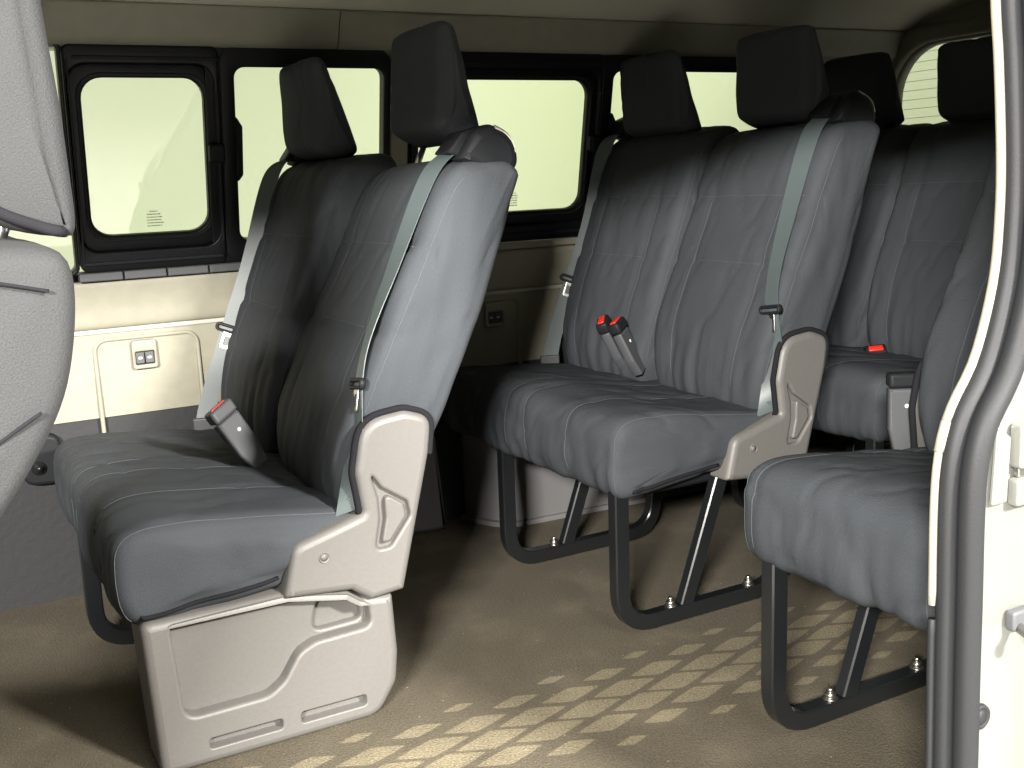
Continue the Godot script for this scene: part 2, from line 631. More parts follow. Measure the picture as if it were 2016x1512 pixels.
func carpet_material(x0: float, x1: float, z0: float, z1: float) -> StandardMaterial3D:
	var w := 2048
	var h := int(w * (z1 - z0) / (x1 - x0))
	var im := Image.create(w, h, false, Image.FORMAT_RGB8)
	var a := FastNoiseLite.new()
	a.seed = 71
	a.frequency = 0.35
	a.fractal_octaves = 2
	var c := FastNoiseLite.new()
	c.seed = 72
	c.frequency = 0.008
	c.fractal_octaves = 5
	var rng := RandomNumberGenerator.new()
	rng.seed = 5
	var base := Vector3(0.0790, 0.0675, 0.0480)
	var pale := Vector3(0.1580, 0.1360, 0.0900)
	var zr := [-1.765, -1.725, -1.689, -1.654, -1.620, -1.588, -1.554, -1.518, -1.478]
	var sz := [0.46, 0.70, 0.90, 1.0, 1.0, 1.0, 0.90, 0.70, 0.46]
	for j in h:
		var z := z0 + (z1 - z0) * (j + 0.5) / h
		for i in w:
			var x := x0 + (x1 - x0) * (i + 0.5) / w
			var k := 0.0
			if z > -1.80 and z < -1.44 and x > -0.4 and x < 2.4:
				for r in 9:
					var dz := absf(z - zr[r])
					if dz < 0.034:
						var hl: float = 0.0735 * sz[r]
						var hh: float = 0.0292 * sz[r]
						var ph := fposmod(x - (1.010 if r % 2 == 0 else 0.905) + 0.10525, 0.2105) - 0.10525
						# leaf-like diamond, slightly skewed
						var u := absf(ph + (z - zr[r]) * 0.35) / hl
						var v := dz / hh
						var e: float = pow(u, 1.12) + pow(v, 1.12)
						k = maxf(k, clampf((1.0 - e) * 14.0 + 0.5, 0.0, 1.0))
			var fine := a.get_noise_2d(i, j)
			var big := c.get_noise_2d(i, j)
			var m := 1.0 + 0.34 * fine + 0.16 * big + rng.randf_range(-0.10, 0.10)
			if big > 0.12:
				m += (big - 0.12) * 0.45
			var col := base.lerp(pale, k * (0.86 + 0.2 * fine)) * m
			var s := Color(col.x, col.y, col.z).linear_to_srgb()
			im.set_pixel(i, j, s)
	# specks of lint
	for n in 260:
		var px := rng.randi_range(2, w - 3)
		var py := rng.randi_range(2, h - 3)
		im.set_pixel(px, py, Color(0.72, 0.70, 0.62))
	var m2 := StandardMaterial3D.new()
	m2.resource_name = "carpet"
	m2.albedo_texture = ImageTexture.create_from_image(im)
	m2.roughness = 0.95
	m2.metallic_specular = 0.2
	m2.rim_enabled = true
	m2.rim = 0.04
	m2.rim_tint = 0.8
	var hm := Image.create(w, h, false, Image.FORMAT_RGB8)
	a.frequency = 0.45
	for j in h:
		for i in w:
			var v := clampf(0.5 + 0.45 * a.get_noise_2d(i * 1.0, j * 1.0) + rng.randf_range(-0.18, 0.18), 0.0, 1.0)
			hm.set_pixel(i, j, Color(v, v, v))
	hm.bump_map_to_normal_map(2.2)
	m2.normal_enabled = true
	m2.normal_texture = ImageTexture.create_from_image(hm)
	m2.normal_scale = 0.55
	return m2

# ---------------------------------------------------------------- seats
const PIVOT := Vector2(0.66, 0.40)
const BACK := [Vector2(-0.035, -0.005), Vector2(-0.072, 0.06), Vector2(-0.088, 0.16), Vector2(-0.086, 0.30), Vector2(-0.078, 0.45), Vector2(-0.074, 0.58), Vector2(-0.066, 0.645), Vector2(-0.045, 0.683), Vector2(0.0, 0.71), Vector2(0.040, 0.729), Vector2(0.068, 0.724), Vector2(0.082, 0.69), Vector2(0.096, 0.45), Vector2(0.092, 0.2), Vector2(0.08, 0.04), Vector2(0.03, -0.02)]
const HEAD := [Vector2(-0.055, 0.732), Vector2(-0.083, 0.742), Vector2(-0.101, 0.778), Vector2(-0.124, 0.85), Vector2(-0.144, 0.905), Vector2(-0.142, 0.925), Vector2(-0.122, 0.931), Vector2(-0.100, 0.912), Vector2(-0.050, 0.85), Vector2(-0.006, 0.792), Vector2(0.012, 0.757), Vector2(-0.012, 0.735)]
const CUSHION := [Vector2(0.206, 0.375), Vector2(0.214, 0.425), Vector2(0.25, 0.452), Vector2(0.33, 0.455), Vector2(0.46, 0.440), Vector2(0.60, 0.422), Vector2(0.69, 0.41), Vector2(0.71, 0.37), Vector2(0.68, 0.31), Vector2(0.50, 0.292), Vector2(0.35, 0.282), Vector2(0.26, 0.272), Vector2(0.222, 0.285), Vector2(0.207, 0.32)]
const HINGE := [Vector2(0.49, 0.280), Vector2(0.514, 0.375), Vector2(0.60, 0.398), Vector2(0.650, 0.412), Vector2(0.640, 0.49), Vector2(0.660, 0.585), Vector2(0.745, 0.594), Vector2(0.800, 0.575), Vector2(0.790, 0.505), Vector2(0.722, 0.247), Vector2(0.655, 0.241), Vector2(0.618, 0.268)]
const HINGE_R := [0.008, 0.03, 0.03, 0.008, 0.05, 0.06, 0.05, 0.05, 0.05, 0.006, 0.006, 0.006]

func back_frame(lean: float, dy: float, z: float) -> Transform3D:
	return Transform3D(Basis(Vector3(0, 0, 1), -deg_to_rad(lean)), Vector3(PIVOT.x, PIVOT.y + dy, z))

func cut_below(y: float) -> float:
	var f := clampf((0.235 - y) / 0.235, 0.0, 1.0)
	return 1.0 - 0.17 * f * f

func back_meshes(variant: int, hw: float) -> Array:
	var key := "back%d" % variant
	if not cache.has(key):
		var pil := pillow(BACK, 120, hw, 0.030, {"amp": 0.004, "crease": 0.0035, "capamp": 0.0042, "gather": 0.008, "gtop": 0.20, "crown": 0.012, "cdir": Vector2(-1, 0.1), "off": Vector3(variant * 3.7, variant * 1.3, 0), "stretch": Vector3(1.0, 0.55, 1.7), "narrow": cut_below, "grooves": [["y", 0.505, 0.0045, 0.010], ["y", 0.335, 0.0045, 0.010], ["s", -0.56, 0.004, 0.011], ["s", 0.56, 0.004, 0.011]]})
		var s := mb()
		var seams := []
		seam_across(s, pil, 0.505, -0.9, 0.9)
		seams.append(commit(s))
		s = mb()
		seam_across(s, pil, 0.335, -0.56, 0.56)
		seams.append(commit(s))
		for e in [-0.56, 0.56, -0.985, 0.985]:
			s = mb()
			if absf(e) < 0.9:
				seam_along(s, pil, e, func(p): return p.x < -0.04 and p.y > 0.03 and p.y < 0.50)
			else:
				seam_along(s, pil, e, func(p): return p.x < -0.03 and p.y > 0.06 and p.y < 0.69)
			if s.g.size():
				seams.append(commit(s))
		cache[key] = [commit(pil.b), seams]
	return cache[key]

func head_mesh(variant: int) -> Array:
	var key := "head%d" % variant
	if not cache.has(key):
		var pil := pillow(HEAD, 80, 0.136, 0.034, {"amp": 0.003, "crease": 0.002, "mid": 22, "crown": 0.006, "off": Vector3(variant * 2.1, 7.0, 0), "narrow": func(y): return 1.0 - 0.05 * clampf((0.80 - y) / 0.09, 0, 1) - 0.05 * clampf((y - 0.87) / 0.06, 0, 1)})
		var seams := []
		for e in [-0.80, 0.80]:
			var s := mb()
			seam_along(s, pil, e, func(p): return p.x < -0.07 and p.y > 0.74 and p.y < 0.915)
			if s.g.size():
				seams.append(commit(s))
		cache[key] = [commit(pil.b), seams]
	return cache[key]

func guide_mesh(sg: float) -> Array:
	# shoulder belt guide: dark dome behind, slotted front block, pale strip over the top
	var b := mb()
	var side := fillet_loop([Vector2(-0.052, 0.690), Vector2(-0.042, 0.752), Vector2(-0.018, 0.779), Vector2(0.020, 0.781), Vector2(0.050, 0.768), Vector2(0.070, 0.735), Vector2(0.06, 0.69)], [0.006, 0.02, 0.03, 0.05, 0.05, 0.03, 0.01], 5)
	plate(b, side, -0.050, 0.036, 0.018, 0.012)
	var slot := mb()
	plate(slot, fillet_loop([Vector2(-0.072, 0.694), Vector2(-0.056, 0.745), Vector2(-0.030, 0.766), Vector2(-0.030, 0.70)], [0.004, 0.01, 0.004, 0.004], 4), -0.052, 0.012, 0.006, 0.006)
	var strip := mb()
	var pts := PackedVector3Array()
	for p in smooth([Vector2(-0.004, 0.7765), Vector2(0.018, 0.7760), Vector2(0.038, 0.7690), Vector2(0.052, 0.752)], 14, false):
		pts.append(Vector3(p.x, p.y, 0.0255))
	var wid := []
	var list := []
	for p in pts:
		list.append(p)
		wid.append(Vector3(0.0, -0.0030, 0.0055))
	ribbon(strip, list, wid, 0.006, 2)
	var out := [commit(b), commit(slot), commit(strip)]
	return out

func buckle_parts(parent: Node3D, tr: Transform3D, button := true, thin := false) -> void:
	# stalk grey sleeve, black head, red press button on top
	if not cache.has("buckle"):
		var s := mb()
		plate(s, fillet_loop([Vector2(-0.018, -0.075), Vector2(0.018, -0.075), Vector2(0.029, -0.03), Vector2(0.030, 0.052), Vector2(-0.030, 0.052), Vector2(-0.029, -0.03)], [0.006, 0.006, 0.02, 0.004, 0.004, 0.02], 4), -0.013, 0.013, 0.006, 0.006)
		var h := mb()
		plate(h, rr(-0.031, 0.053, 0.031, 0.083, 0.007, 4), -0.0165, 0.0165, 0.007, 0.007)
		var rb := mb()
		plate(rb, rr(-0.021, 0.076, 0.021, 0.0865, 0.004, 4), -0.009, 0.009, 0.003, 0.003)
		var dot := mb()
		lathe(dot, [[0.0, 0.0], [0.0042, 0.0], [0.0042, 0.0012], [0.0, 0.0016]], Vector3(0.004, 0.018, 0.0128), Vector3(0, 0, 1), 12)
		cache["buckle"] = [commit(s), commit(h), commit(rb), commit(dot)]
	var k: Array = cache["buckle"]
	var b := part("buckle", k[0], M.buckle, parent, tr)
	part("buckle_head", k[1], M.buckle if thin else M.black_plastic, b)
	if button:
		var pb := part("press_button", k[2], M.red, b)
		if thin:
			pb.scale = Vector3(1.0, 1.0, 0.3)
			pb.position = Vector3(0.0, -0.0015, 0.006)
	part("rivet", k[3], M.white_mark, b)

func tongue_parts(parent: Node3D, tr: Transform3D) -> void:
	if not cache.has("tongue"):
		var p := mb()
		# black loop the webbing runs through
		ring(p, rr(-0.036, -0.011, 0.036, 0.011, 0.010, 5), rr(-0.028, -0.004, 0.028, 0.003, 0.003, 5), -0.006, 0.006, 0.003)
		var l := mb()
		ring(l, rr(-0.013, -0.052, 0.013, -0.006, 0.004, 5), rr(-0.006, -0.043, 0.006, -0.020, 0.003, 5), -0.0015, 0.0015, 0.0007)
		cache["tongue"] = [commit(p), commit(l)]
	var k: Array = cache["tongue"]
	var b := part("belt_tongue", k[0], M.black_plastic, parent, tr)
	part("latch_plate", k[1], M.steel, b)

# everything one sitter uses: backrest, headrest with posts, belt guide, belt
# z: centre of the seat, sg: +1 where the belt hangs on the door side, -1 on the wall side
func seat_unit(root: Node3D, z: float, sg: float, lean: float, dy: float, variant: int, hw: float, head_up := 0.0, belt := true, tongue_at := 0.62) -> void:
	var fr := back_frame(lean, dy, z)
	var bm := back_meshes(variant, hw)
	var back := part("backrest", bm[0], M.fabric, root, fr)
	for q in bm[1]:
		part("seam", q, M.thread, back)
	var hf := fr * Transform3D(Basis.IDENTITY, Vector3(-0.002, head_up, 0))
	var hm := head_mesh(variant % 3)
	var head := part("headrest", hm[0], M.fabric, root, hf)
	for q in hm[1]:
		part("seam", q, M.thread, head)
	for s in [-1, 1]:
		var p := mb()
		lathe(p, [[0.0, 0.0], [0.0065, 0.0], [0.0065, 0.13], [0.0, 0.13]], Vector3(-0.022, 0.62, s * 0.062), Vector3(0, 1, 0), 14)
		part("post", commit(p), M.chrome, head)
		var c := mb()
		lathe(c, [[0.0, 0.0], [0.019, 0.0], [0.019, 0.006], [0.014, 0.009], [0.0, 0.009]], Vector3(-0.022, 0.694, s * 0.062), Vector3(-0.42, 1, 0), 16)
		part("post_collar", commit(c), M.plastic_dark, back)
	if not belt:
		return
	var gz := sg * (hw - 0.052)
	var gm: Array
	if not cache.has("guide"):
		cache["guide"] = guide_mesh(1.0)
	gm = cache["guide"]
	var gt := fr * Transform3D(Basis.IDENTITY if sg > 0 else Basis.from_scale(Vector3(1, 1, 1)), Vector3(0, 0, gz))
	var gd := part("belt_guide", gm[0], M.black_plastic, root, gt)
	part("belt_slot", gm[1], M.black_plastic, gd)
	part("pale_strip", gm[2], M.strip_light, gd)
	# webbing, in bench coordinates
	var hwv := 0.0235
	var low := Vector3(0.628, 0.412 + dy, z + sg * (hw - 0.004))
	var pts: Array
	var wid: Array
	if sg > 0:
		pts = [fr * Vector3(-0.056, 0.706, hw - 0.066), fr * Vector3(-0.084, 0.64, hw - 0.060), fr * Vector3(-0.094, 0.46, hw - 0.048), fr * Vector3(-0.100, 0.28, hw - 0.026), Vector3(0.652, 0.537 + dy, z + hw - 0.006), low]
		wid = [Vector3(0.35, 0.05, 0.93), Vector3(0.38, 0.05, 0.92), Vector3(0.15, 0.10, 0.97), Vector3(-0.12, 0.14, 0.98), Vector3(0.30, 0.16, 0.93), Vector3(0.92, 0.25, 0.28)]
	else:
		low = Vector3(0.567, 0.44 + dy, -0.432)
		pts = [fr * Vector3(-0.056, 0.706, -hw + 0.050), fr * Vector3(-0.088, 0.650, -hw + 0.034), Vector3(0.720, 0.84 + dy, -0.430), Vector3(0.652, 0.668 + dy, -0.434), Vector3(0.590, 0.512 + dy, -0.436), low]
		wid = [Vector3(0.55, 0.15, 0.82), Vector3(0.80, 0.2, 0.55), Vector3(0.90, 0.15, 0.38), Vector3(0.92, 0.12, 0.35), Vector3(0.93, 0.1, 0.32), Vector3(0.93, 0.1, 0.32)]
	for k in wid.size():
		wid[k] = wid[k].normalized() * hwv
	var w4: Vector3 = wid[5]
	var belt_m := mb()
	ribbon(belt_m, pts, wid, 0.0016, 10)
	part("seat_belt", commit(belt_m), M.belt, root)
	# tongue slid onto the webbing
	var path := smooth3(pts, 10)
	var spot := int(tongue_at * (path.size() - 1))
	var at := path[spot]
	var dirv := (path[spot + 1] - at).normalized()
	var wv := smooth3(wid, 10)[spot].normalized()
	var yv := -dirv
	var zv := wv.cross(yv).normalized()
	wv = yv.cross(zv).normalized()
	tongue_parts(root, Transform3D(Basis(wv, yv, zv), at + zv * 0.003))
	if sg < 0:
		var an := mb()
		box(an, Vector3(-0.028, -0.05, -0.008), Vector3(0.028, 0.012, 0.008), 0.004)
		part("belt_anchor", commit(an), M.buckle, root, Transform3D(Basis(Vector3(0, 1, 0), -0.35), low))
		return
	# folded web anchor at the hinge
	var fold := mb()
	ribbon(fold, [low + Vector3(0.012, 0.03, sg * 0.004), low + Vector3(0.034, 0.008, sg * 0.012), low + Vector3(0.040, -0.008, sg * 0.006)], [w4 * 0.5, w4 * 0.6, w4 * 0.5], 0.003, 6)
	part("belt_anchor", commit(fold), M.belt, root)

func cushion_mesh(key: String, hw: float, mid: int, grooves: Array, off: float) -> Array:
	if not cache.has(key):
		var gl := []
		for g in grooves:
			gl.append(["s", g, 0.004, 0.012])
		var pil := pillow(CUSHION, 110, hw, 0.034, {"amp": 0.006, "crease": 0.004, "capamp": 0.0045, "gather": 0.007, "gtop": 0.44, "crown": 0.010, "cdir": Vector2(-0.25, 1.0), "mid": mid, "off": Vector3(off, 0, off * 1.7), "stretch": Vector3(0.8, 1.0, 1.5), "grooves": gl})
		var seams := []
		for g in grooves:
			var s := mb()
			seam_along(s, pil, g, func(p): return (p.y > 0.40 and p.x < 0.66) or (p.x < 0.235 and p.y > 0.30))
			if s.g.size():
				seams.append(commit(s))
		for e in [-1, 1]:
			var s := mb()
			seam_along(s, pil, e * (1.0 - 0.018 / hw), func(p): return (p.y > 0.38 and p.x < 0.62) or (p.x < 0.24 and p.y > 0.285))
			if s.g.size():
				seams.append(commit(s))
		var hm := mb()
		for j in range(pil.rows.size() - 1, 0, -1):
			var row: PackedVector3Array = pil.rows[pil.rows.size() - 2]
			var hp := PackedVector3Array()
			for q in row:
				if q.y < 0.335 and q.x > 0.245 and q.x < 0.495:
					hp.append(q + Vector3(0, -0.001, 0))
			if hp.size() > 3:
				var list := Array(hp)
				list.sort_custom(func(u, v): return u.x < v.x)
				tube(hm, PackedVector3Array(list), 0.0045, 6)
			break
		cache[key] = [commit(pil.b), seams, commit(hm) if hm.g.size() else null]
	return cache[key]

func hinge_cover(root: Node3D, z: float, sg: float, dy: float, full := true) -> void:
	# moulded side cover of the recliner; sg +1 faces the door
	if not cache.has("hinge"):
		var b := mb()
		var outl := fillet_loop(HINGE, HINGE_R, 6)
		var well := fillet_loop([Vector2(0.668, 0.487), Vector2(0.688, 0.455), Vector2(0.738, 0.420), Vector2(0.743, 0.392), Vector2(0.700, 0.338), Vector2(0.668, 0.338), Vector2(0.681, 0.395), Vector2(0.680, 0.435)], [0.006, 0.02, 0.012, 0.014, 0.018, 0.012, 0.05, 0.04], 6)
		holed(b, grown(outl, -0.015), [grown(well, 0.006)], 0.0, [0.0, 0.70, 1.0])
		rounded_wall(b, outl, 0.015, 0.06, false, 1)
		rounded_wall(b, well, 0.006, 0.012, true, 2)
		holed(b, well, [], -0.012, [0.0, 1.0])
		for p in b.t.size():
			b.t[p].z += 0.016
		var lev := mb()
		plate(lev, fillet_loop([Vector2(0.692, 0.444), Vector2(0.729, 0.418), Vector2(0.733, 0.394), Vector2(0.698, 0.349), Vector2(0.681, 0.349), Vector2(0.692, 0.395)], [0.010, 0.010, 0.012, 0.012, 0.008, 0.04], 6), 0.003, 0.0185, 0.005)
		var rim := mb()
		var pts := PackedVector3Array()
		for p in smooth([Vector2(0.660, 0.455), Vector2(0.668, 0.42), Vector2(0.664, 0.375), Vector2(0.652, 0.338)], 24, false):
			pts.append(Vector3(p.x, p.y, 0.0135))
		tube(rim, pts, 0.0045, 8)
		var scr := mb()
		lathe(scr, [[0.0, 0.0], [0.0065, 0.0], [0.0085, 0.0008], [0.0095, 0.0026], [0.0105, 0.0022], [0.0115, -0.002]], Vector3(0.568, 0.345, 0.0156), Vector3(0, 0, 1), 18)
		var hole := mb()
		lathe(hole, [[0.0, 0.0], [0.0072, 0.0], [0.0072, 0.0012], [0.0, 0.0012]], Vector3(0.568, 0.345, 0.0158), Vector3(0, 0, 1), 14)
		cache["hinge"] = [commit(b), commit(lev), commit(rim), commit(scr), commit(hole)]
		var bind := mb()
		var bp := PackedVector3Array()
		var go := grown(outl, 0.0035)
		for p in go:
			if (p.y > 0.415 and p.x > 0.60) or (p.y > 0.34 and p.x > 0.74):
				bp.append(Vector3(p.x, p.y, 0.002))
		bp.insert(0, Vector3(0.646, 0.405, -0.004))
		tube(bind, bp, 0.0068, 8)
		cache["binding"] = commit(bind)
	var k: Array = cache["hinge"]
	var bas := Basis.IDENTITY if sg > 0 else Basis(Vector3(1, 0, 0), Vector3(0, 1, 0), Vector3(0, 0, -1))
	var tr := Transform3D(bas, Vector3(0, dy, z))
	var c := part("hinge_cover", k[0], M.plastic, root, tr)
	if full:
		part("recliner_lever", k[1], M.plastic, c)
		part("screw_collar", k[3], M.plastic, c)
		part("screw_hole", k[4], M.plastic_dark, c)
	part("cover_binding", cache["binding"], M.binding, root, tr)

func leg_frame(root: Node3D, z: float, top: float) -> void:
	# bent box-section foot frame with a diagonal strut and two floor bolts
	if not cache.has("frame%d" % int(top * 1000)):
		var b := mb()
		var path := fillet([Vector2(0.237, top), Vector2(0.234, 0.020), Vector2(0.690, 0.020), Vector2(0.735, top)], 0.085, 10)
		bar(b, path, 0.036, -0.016, 0.016, 0.003)
		var d := mb()
		bar(d, PackedVector2Array([Vector2(0.410, 0.034), Vector2(0.520, top)]), 0.036, -0.013, 0.013, 0.003)
		cache["frame%d" % int(top * 1000)] = [commit(b), commit(d)]
	if not cache.has("bolt"):
		var w := mb()
		lathe(w, [[0.0, 0.0], [0.0135, 0.0], [0.0145, 0.0015], [0.0135, 0.003], [0.0, 0.003]], Vector3.ZERO, Vector3(0, 1, 0), 18)
		lathe(w, [[0.0, 0.003], [0.0105, 0.003], [0.0112, 0.005], [0.0112, 0.011], [0.0095, 0.0135], [0.0, 0.0135]], Vector3.ZERO, Vector3(0, 1, 0), 6)
		lathe(w, [[0.0, 0.013], [0.006, 0.013], [0.006, 0.020], [0.0045, 0.022], [0.0, 0.022]], Vector3.ZERO, Vector3(0, 1, 0), 12)
		cache["bolt"] = commit(w)
	var k: Array = cache["frame%d" % int(top * 1000)]
	var tr := Transform3D(Basis.IDENTITY, Vector3(0, 0, z))
	var f := part("leg_frame", k[0], M.black_metal, root, tr)
	part("strut", k[1], M.black_metal, f)
	for x in [0.372, 0.600]:
		part("bolt", cache["bolt"], M.steel, f, Transform3D(Basis(Vector3(0, 1, 0), x * 9.0), Vector3(x, 0.038, 0)))

func facing(b: Dictionary, p: Vector3, q: Vector3, r: Vector3, dir: Vector3, group: int) -> void:
	b.t.append(p)
	if (q - p).cross(r - p).dot(dir) > 0.0:
		b.t.append(r); b.t.append(q)
	else:
		b.t.append(q); b.t.append(r)
	b.g.append(group)

# flat face at z with holes, cut into upright strips so that every piece is a simple polygon
func holed(b: Dictionary, outer: PackedVector2Array, holes: Array, z: float, cuts: Array) -> void:
	for i in cuts.size() - 1:
		var strip := PackedVector2Array([Vector2(cuts[i], -2), Vector2(cuts[i + 1], -2), Vector2(cuts[i + 1], 3), Vector2(cuts[i], 3)])
		var list := Geometry2D.intersect_polygons(outer, strip)
		for h in holes:
			var next: Array[PackedVector2Array] = []
			for p in list:
				next.append_array(Geometry2D.clip_polygons(p, h))
			list = next
		for p in list:
			var idx := Geometry2D.triangulate_polygon(p)
			for k in range(0, idx.size(), 3):
				facing(b, Vector3(p[idx[k]].x, p[idx[k]].y, z), Vector3(p[idx[k + 1]].x, p[idx[k + 1]].y, z), Vector3(p[idx[k + 2]].x, p[idx[k + 2]].y, z), Vector3(0, 0, 1), -1)

# wall of a loop from z0 to z1; inward for holes
func loop_wall(b: Dictionary, loop: PackedVector2Array, off0: float, z0: float, off1: float, z1: float, hole: bool, group: int) -> void:
	var n := outward(loop)
	var k := loop.size()
	for i in k:
		var j := (i + 1) % k
		var a0 := loop[i] + n[i] * off0
		var a1 := loop[j] + n[j] * off0
		var c0 := loop[i] + n[i] * off1
		var c1 := loop[j] + n[j] * off1
		var dir := Vector3(n[i].x + n[j].x, n[i].y + n[j].y, 0) * (-1.0 if hole else 1.0) + Vector3(0, 0, 0.3)
		facing(b, Vector3(a0.x, a0.y, z0), Vector3(a1.x, a1.y, z0), Vector3(c1.x, c1.y, z1), dir, group)
		facing(b, Vector3(a0.x, a0.y, z0), Vector3(c1.x, c1.y, z1), Vector3(c0.x, c0.y, z1), dir, group)

func grown(loop: PackedVector2Array, by: float) -> PackedVector2Array:
	var n := outward(loop)
	var out := PackedVector2Array()
	for i in loop.size():
		out.append(loop[i] + n[i] * by)
	return out

func rounded_wall(b: Dictionary, loop: PackedVector2Array, r: float, deep: float, hole: bool, group: int) -> void:
	# quarter-round edge from the face (z 0) into the wall
	var sgn := 1.0 if hole else -1.0
	for k in 4:
		var f0 := PI / 2 * k / 4.0
		var f1 := PI / 2 * (k + 1) / 4.0
		loop_wall(b, loop, sgn * r * (1 - sin(f0)), -r * (1 - cos(f0)), sgn * r * (1 - sin(f1)), -r * (1 - cos(f1)), hole, group)
	loop_wall(b, loop, 0.0, -r, 0.0, -deep, hole, group)

func storage_base(root: Node3D) -> void:
	# moulded side box under the first bench: pocket with S-shaped lip, two long slots near the floor
	var outer := fillet_loop([Vector2(0.250, 0.0), Vector2(0.660, 0.0), Vector2(0.700, 0.06), Vector2(0.707, 0.12), Vector2(0.703, 0.238), Vector2(0.640, 0.246), Vector2(0.615, 0.264), Vector2(0.50, 0.287), Vector2(0.24, 0.287)], [0.015, 0.05, 0.05, 0.05, 0.008, 0.004, 0.01, 0.01, 0.02], 8)
	var pocket := fillet_loop([Vector2(0.290, 0.272), Vector2(0.300, 0.098), Vector2(0.450, 0.100), Vector2(0.480, 0.120), Vector2(0.512, 0.168), Vector2(0.545, 0.182), Vector2(0.655, 0.186), Vector2(0.652, 0.224), Vector2(0.612, 0.256), Vector2(0.50, 0.279)], [0.006, 0.028, 0.05, 0.05, 0.05, 0.05, 0.02, 0.012, 0.012, 0.006], 8)
	var deep := fillet_loop([Vector2(0.545, 0.190), Vector2(0.646, 0.193), Vector2(0.643, 0.222), Vector2(0.610, 0.250), Vector2(0.562, 0.256)], [0.02, 0.014, 0.012, 0.012, 0.035], 6)
	var slots := [rr(0.336, 0.030, 0.470, 0.050, 0.006, 4), rr(0.505, 0.030, 0.634, 0.052, 0.006, 4)]
	var b := mb()
	var re := 0.016
	var rp := 0.007
	holed(b, grown(outer, -re), [grown(pocket, rp), grown(slots[0], 0.003), grown(slots[1], 0.003)], 0.0, [0.0, 0.40, 0.57, 1.0])
	rounded_wall(b, outer, re, 0.105, false, 1)
	rounded_wall(b, pocket, rp, 0.030, true, 2)
	for k in 2:
		rounded_wall(b, slots[k], 0.003, 0.024, true, 3 + k)
		holed(b, slots[k], [], -0.024, [0.0, 1.0])
	holed(b, pocket, [grown(deep, 0.006)], -0.030, [0.0, 0.60, 1.0])
	var d := mb()
	rounded_wall(d, deep, 0.006, 0.020, true, 6)
	holed(d, deep, [], -0.020, [0.0, 1.0])
	for p in d.t.size():
		d.t[p].z -= 0.030
	b.t.append_array(d.t)
	b.g.append_array(d.g)
	part("storage_base", commit(b), M.plastic, root, Transform3D(Basis.IDENTITY, Vector3(0, 0, 0.444)))
	var back := mb()
	box(back, Vector3(0.26, 0.004, 0.20), Vector3(0.69, 0.235, 0.336), 0.01)
	part("base_core", commit(back), M.black_plastic, root)

# a bench for two; its origin is on the floor, 2.262 m from the camera plane
func bench(label: String, x: float, dy: float, lean: Array, variant: int, stored: bool, heads: Array) -> Node3D:
	var root := thing("bench_seat", label, "seat", Vector3(x, 0, -2.262), "seats in dark cloth covers")
	var cm := cushion_mesh("cushion2_%d" % variant, 0.437, 70, [-0.11, 0.10, 0.56], variant * 5.1)
	var cush := part("cushion", cm[0], M.fabric, root, Transform3D(Basis.IDENTITY, Vector3(0, dy, -0.001)))
	for q in cm[1]:
		part("seam", q, M.thread, cush)
	if cm[2]:
		part("hem", cm[2], M.binding, cush)
	seat_unit(root, 0.2125, 1.0, lean[0], dy, variant * 2, 0.2225, heads[0], true, 0.66)
	seat_unit(root, -0.236, -1.0, lean[1], dy, variant * 2 + 1, 0.2225, heads[1], true, 0.60)
	hinge_cover(root, 0.442, 1.0, dy)
	hinge_cover(root, -0.466, -1.0, dy, false)
	# recliner bracket in the gap between the two backs
	var br := mb()
	plate(br, fillet_loop([Vector2(0.655, 0.36), Vector2(0.66, 0.50), Vector2(0.72, 0.56), Vector2(0.78, 0.52), Vector2(0.72, 0.30)], [0.01, 0.03, 0.05, 0.03, 0.01], 5), -0.042, 0.042, 0.01, 0.01)
	part("centre_bracket", commit(br), M.plastic, root, Transform3D(Basis.IDENTITY, Vector3(0.02, dy, -0.012)))
	var under := mb()
	box(under, Vector3(0.30, 0.255, -0.40), Vector3(0.66, 0.33, 0.375), 0.02)
	part("seat_pan", commit(under), M.black_plastic, root, Transform3D(Basis.IDENTITY, Vector3(0, dy, 0)))
	if stored:
		storage_base(root)
		leg_frame(root, -0.20, 0.27)
	else:
		leg_frame(root, 0.400, 0.29 + dy)
		leg_frame(root, -0.115, 0.29 + dy)
	return root

# ---------------------------------------------------------------- the van
func window_frame(p: Vector2) -> Vector3:
	return Vector3(p.x, p.y, 0)

func wall_transform() -> Transform3D:
	return Transform3D(Basis(Vector3(1, 0, 0), WALL_TILT), Vector3(0, 0.83, -2.80))

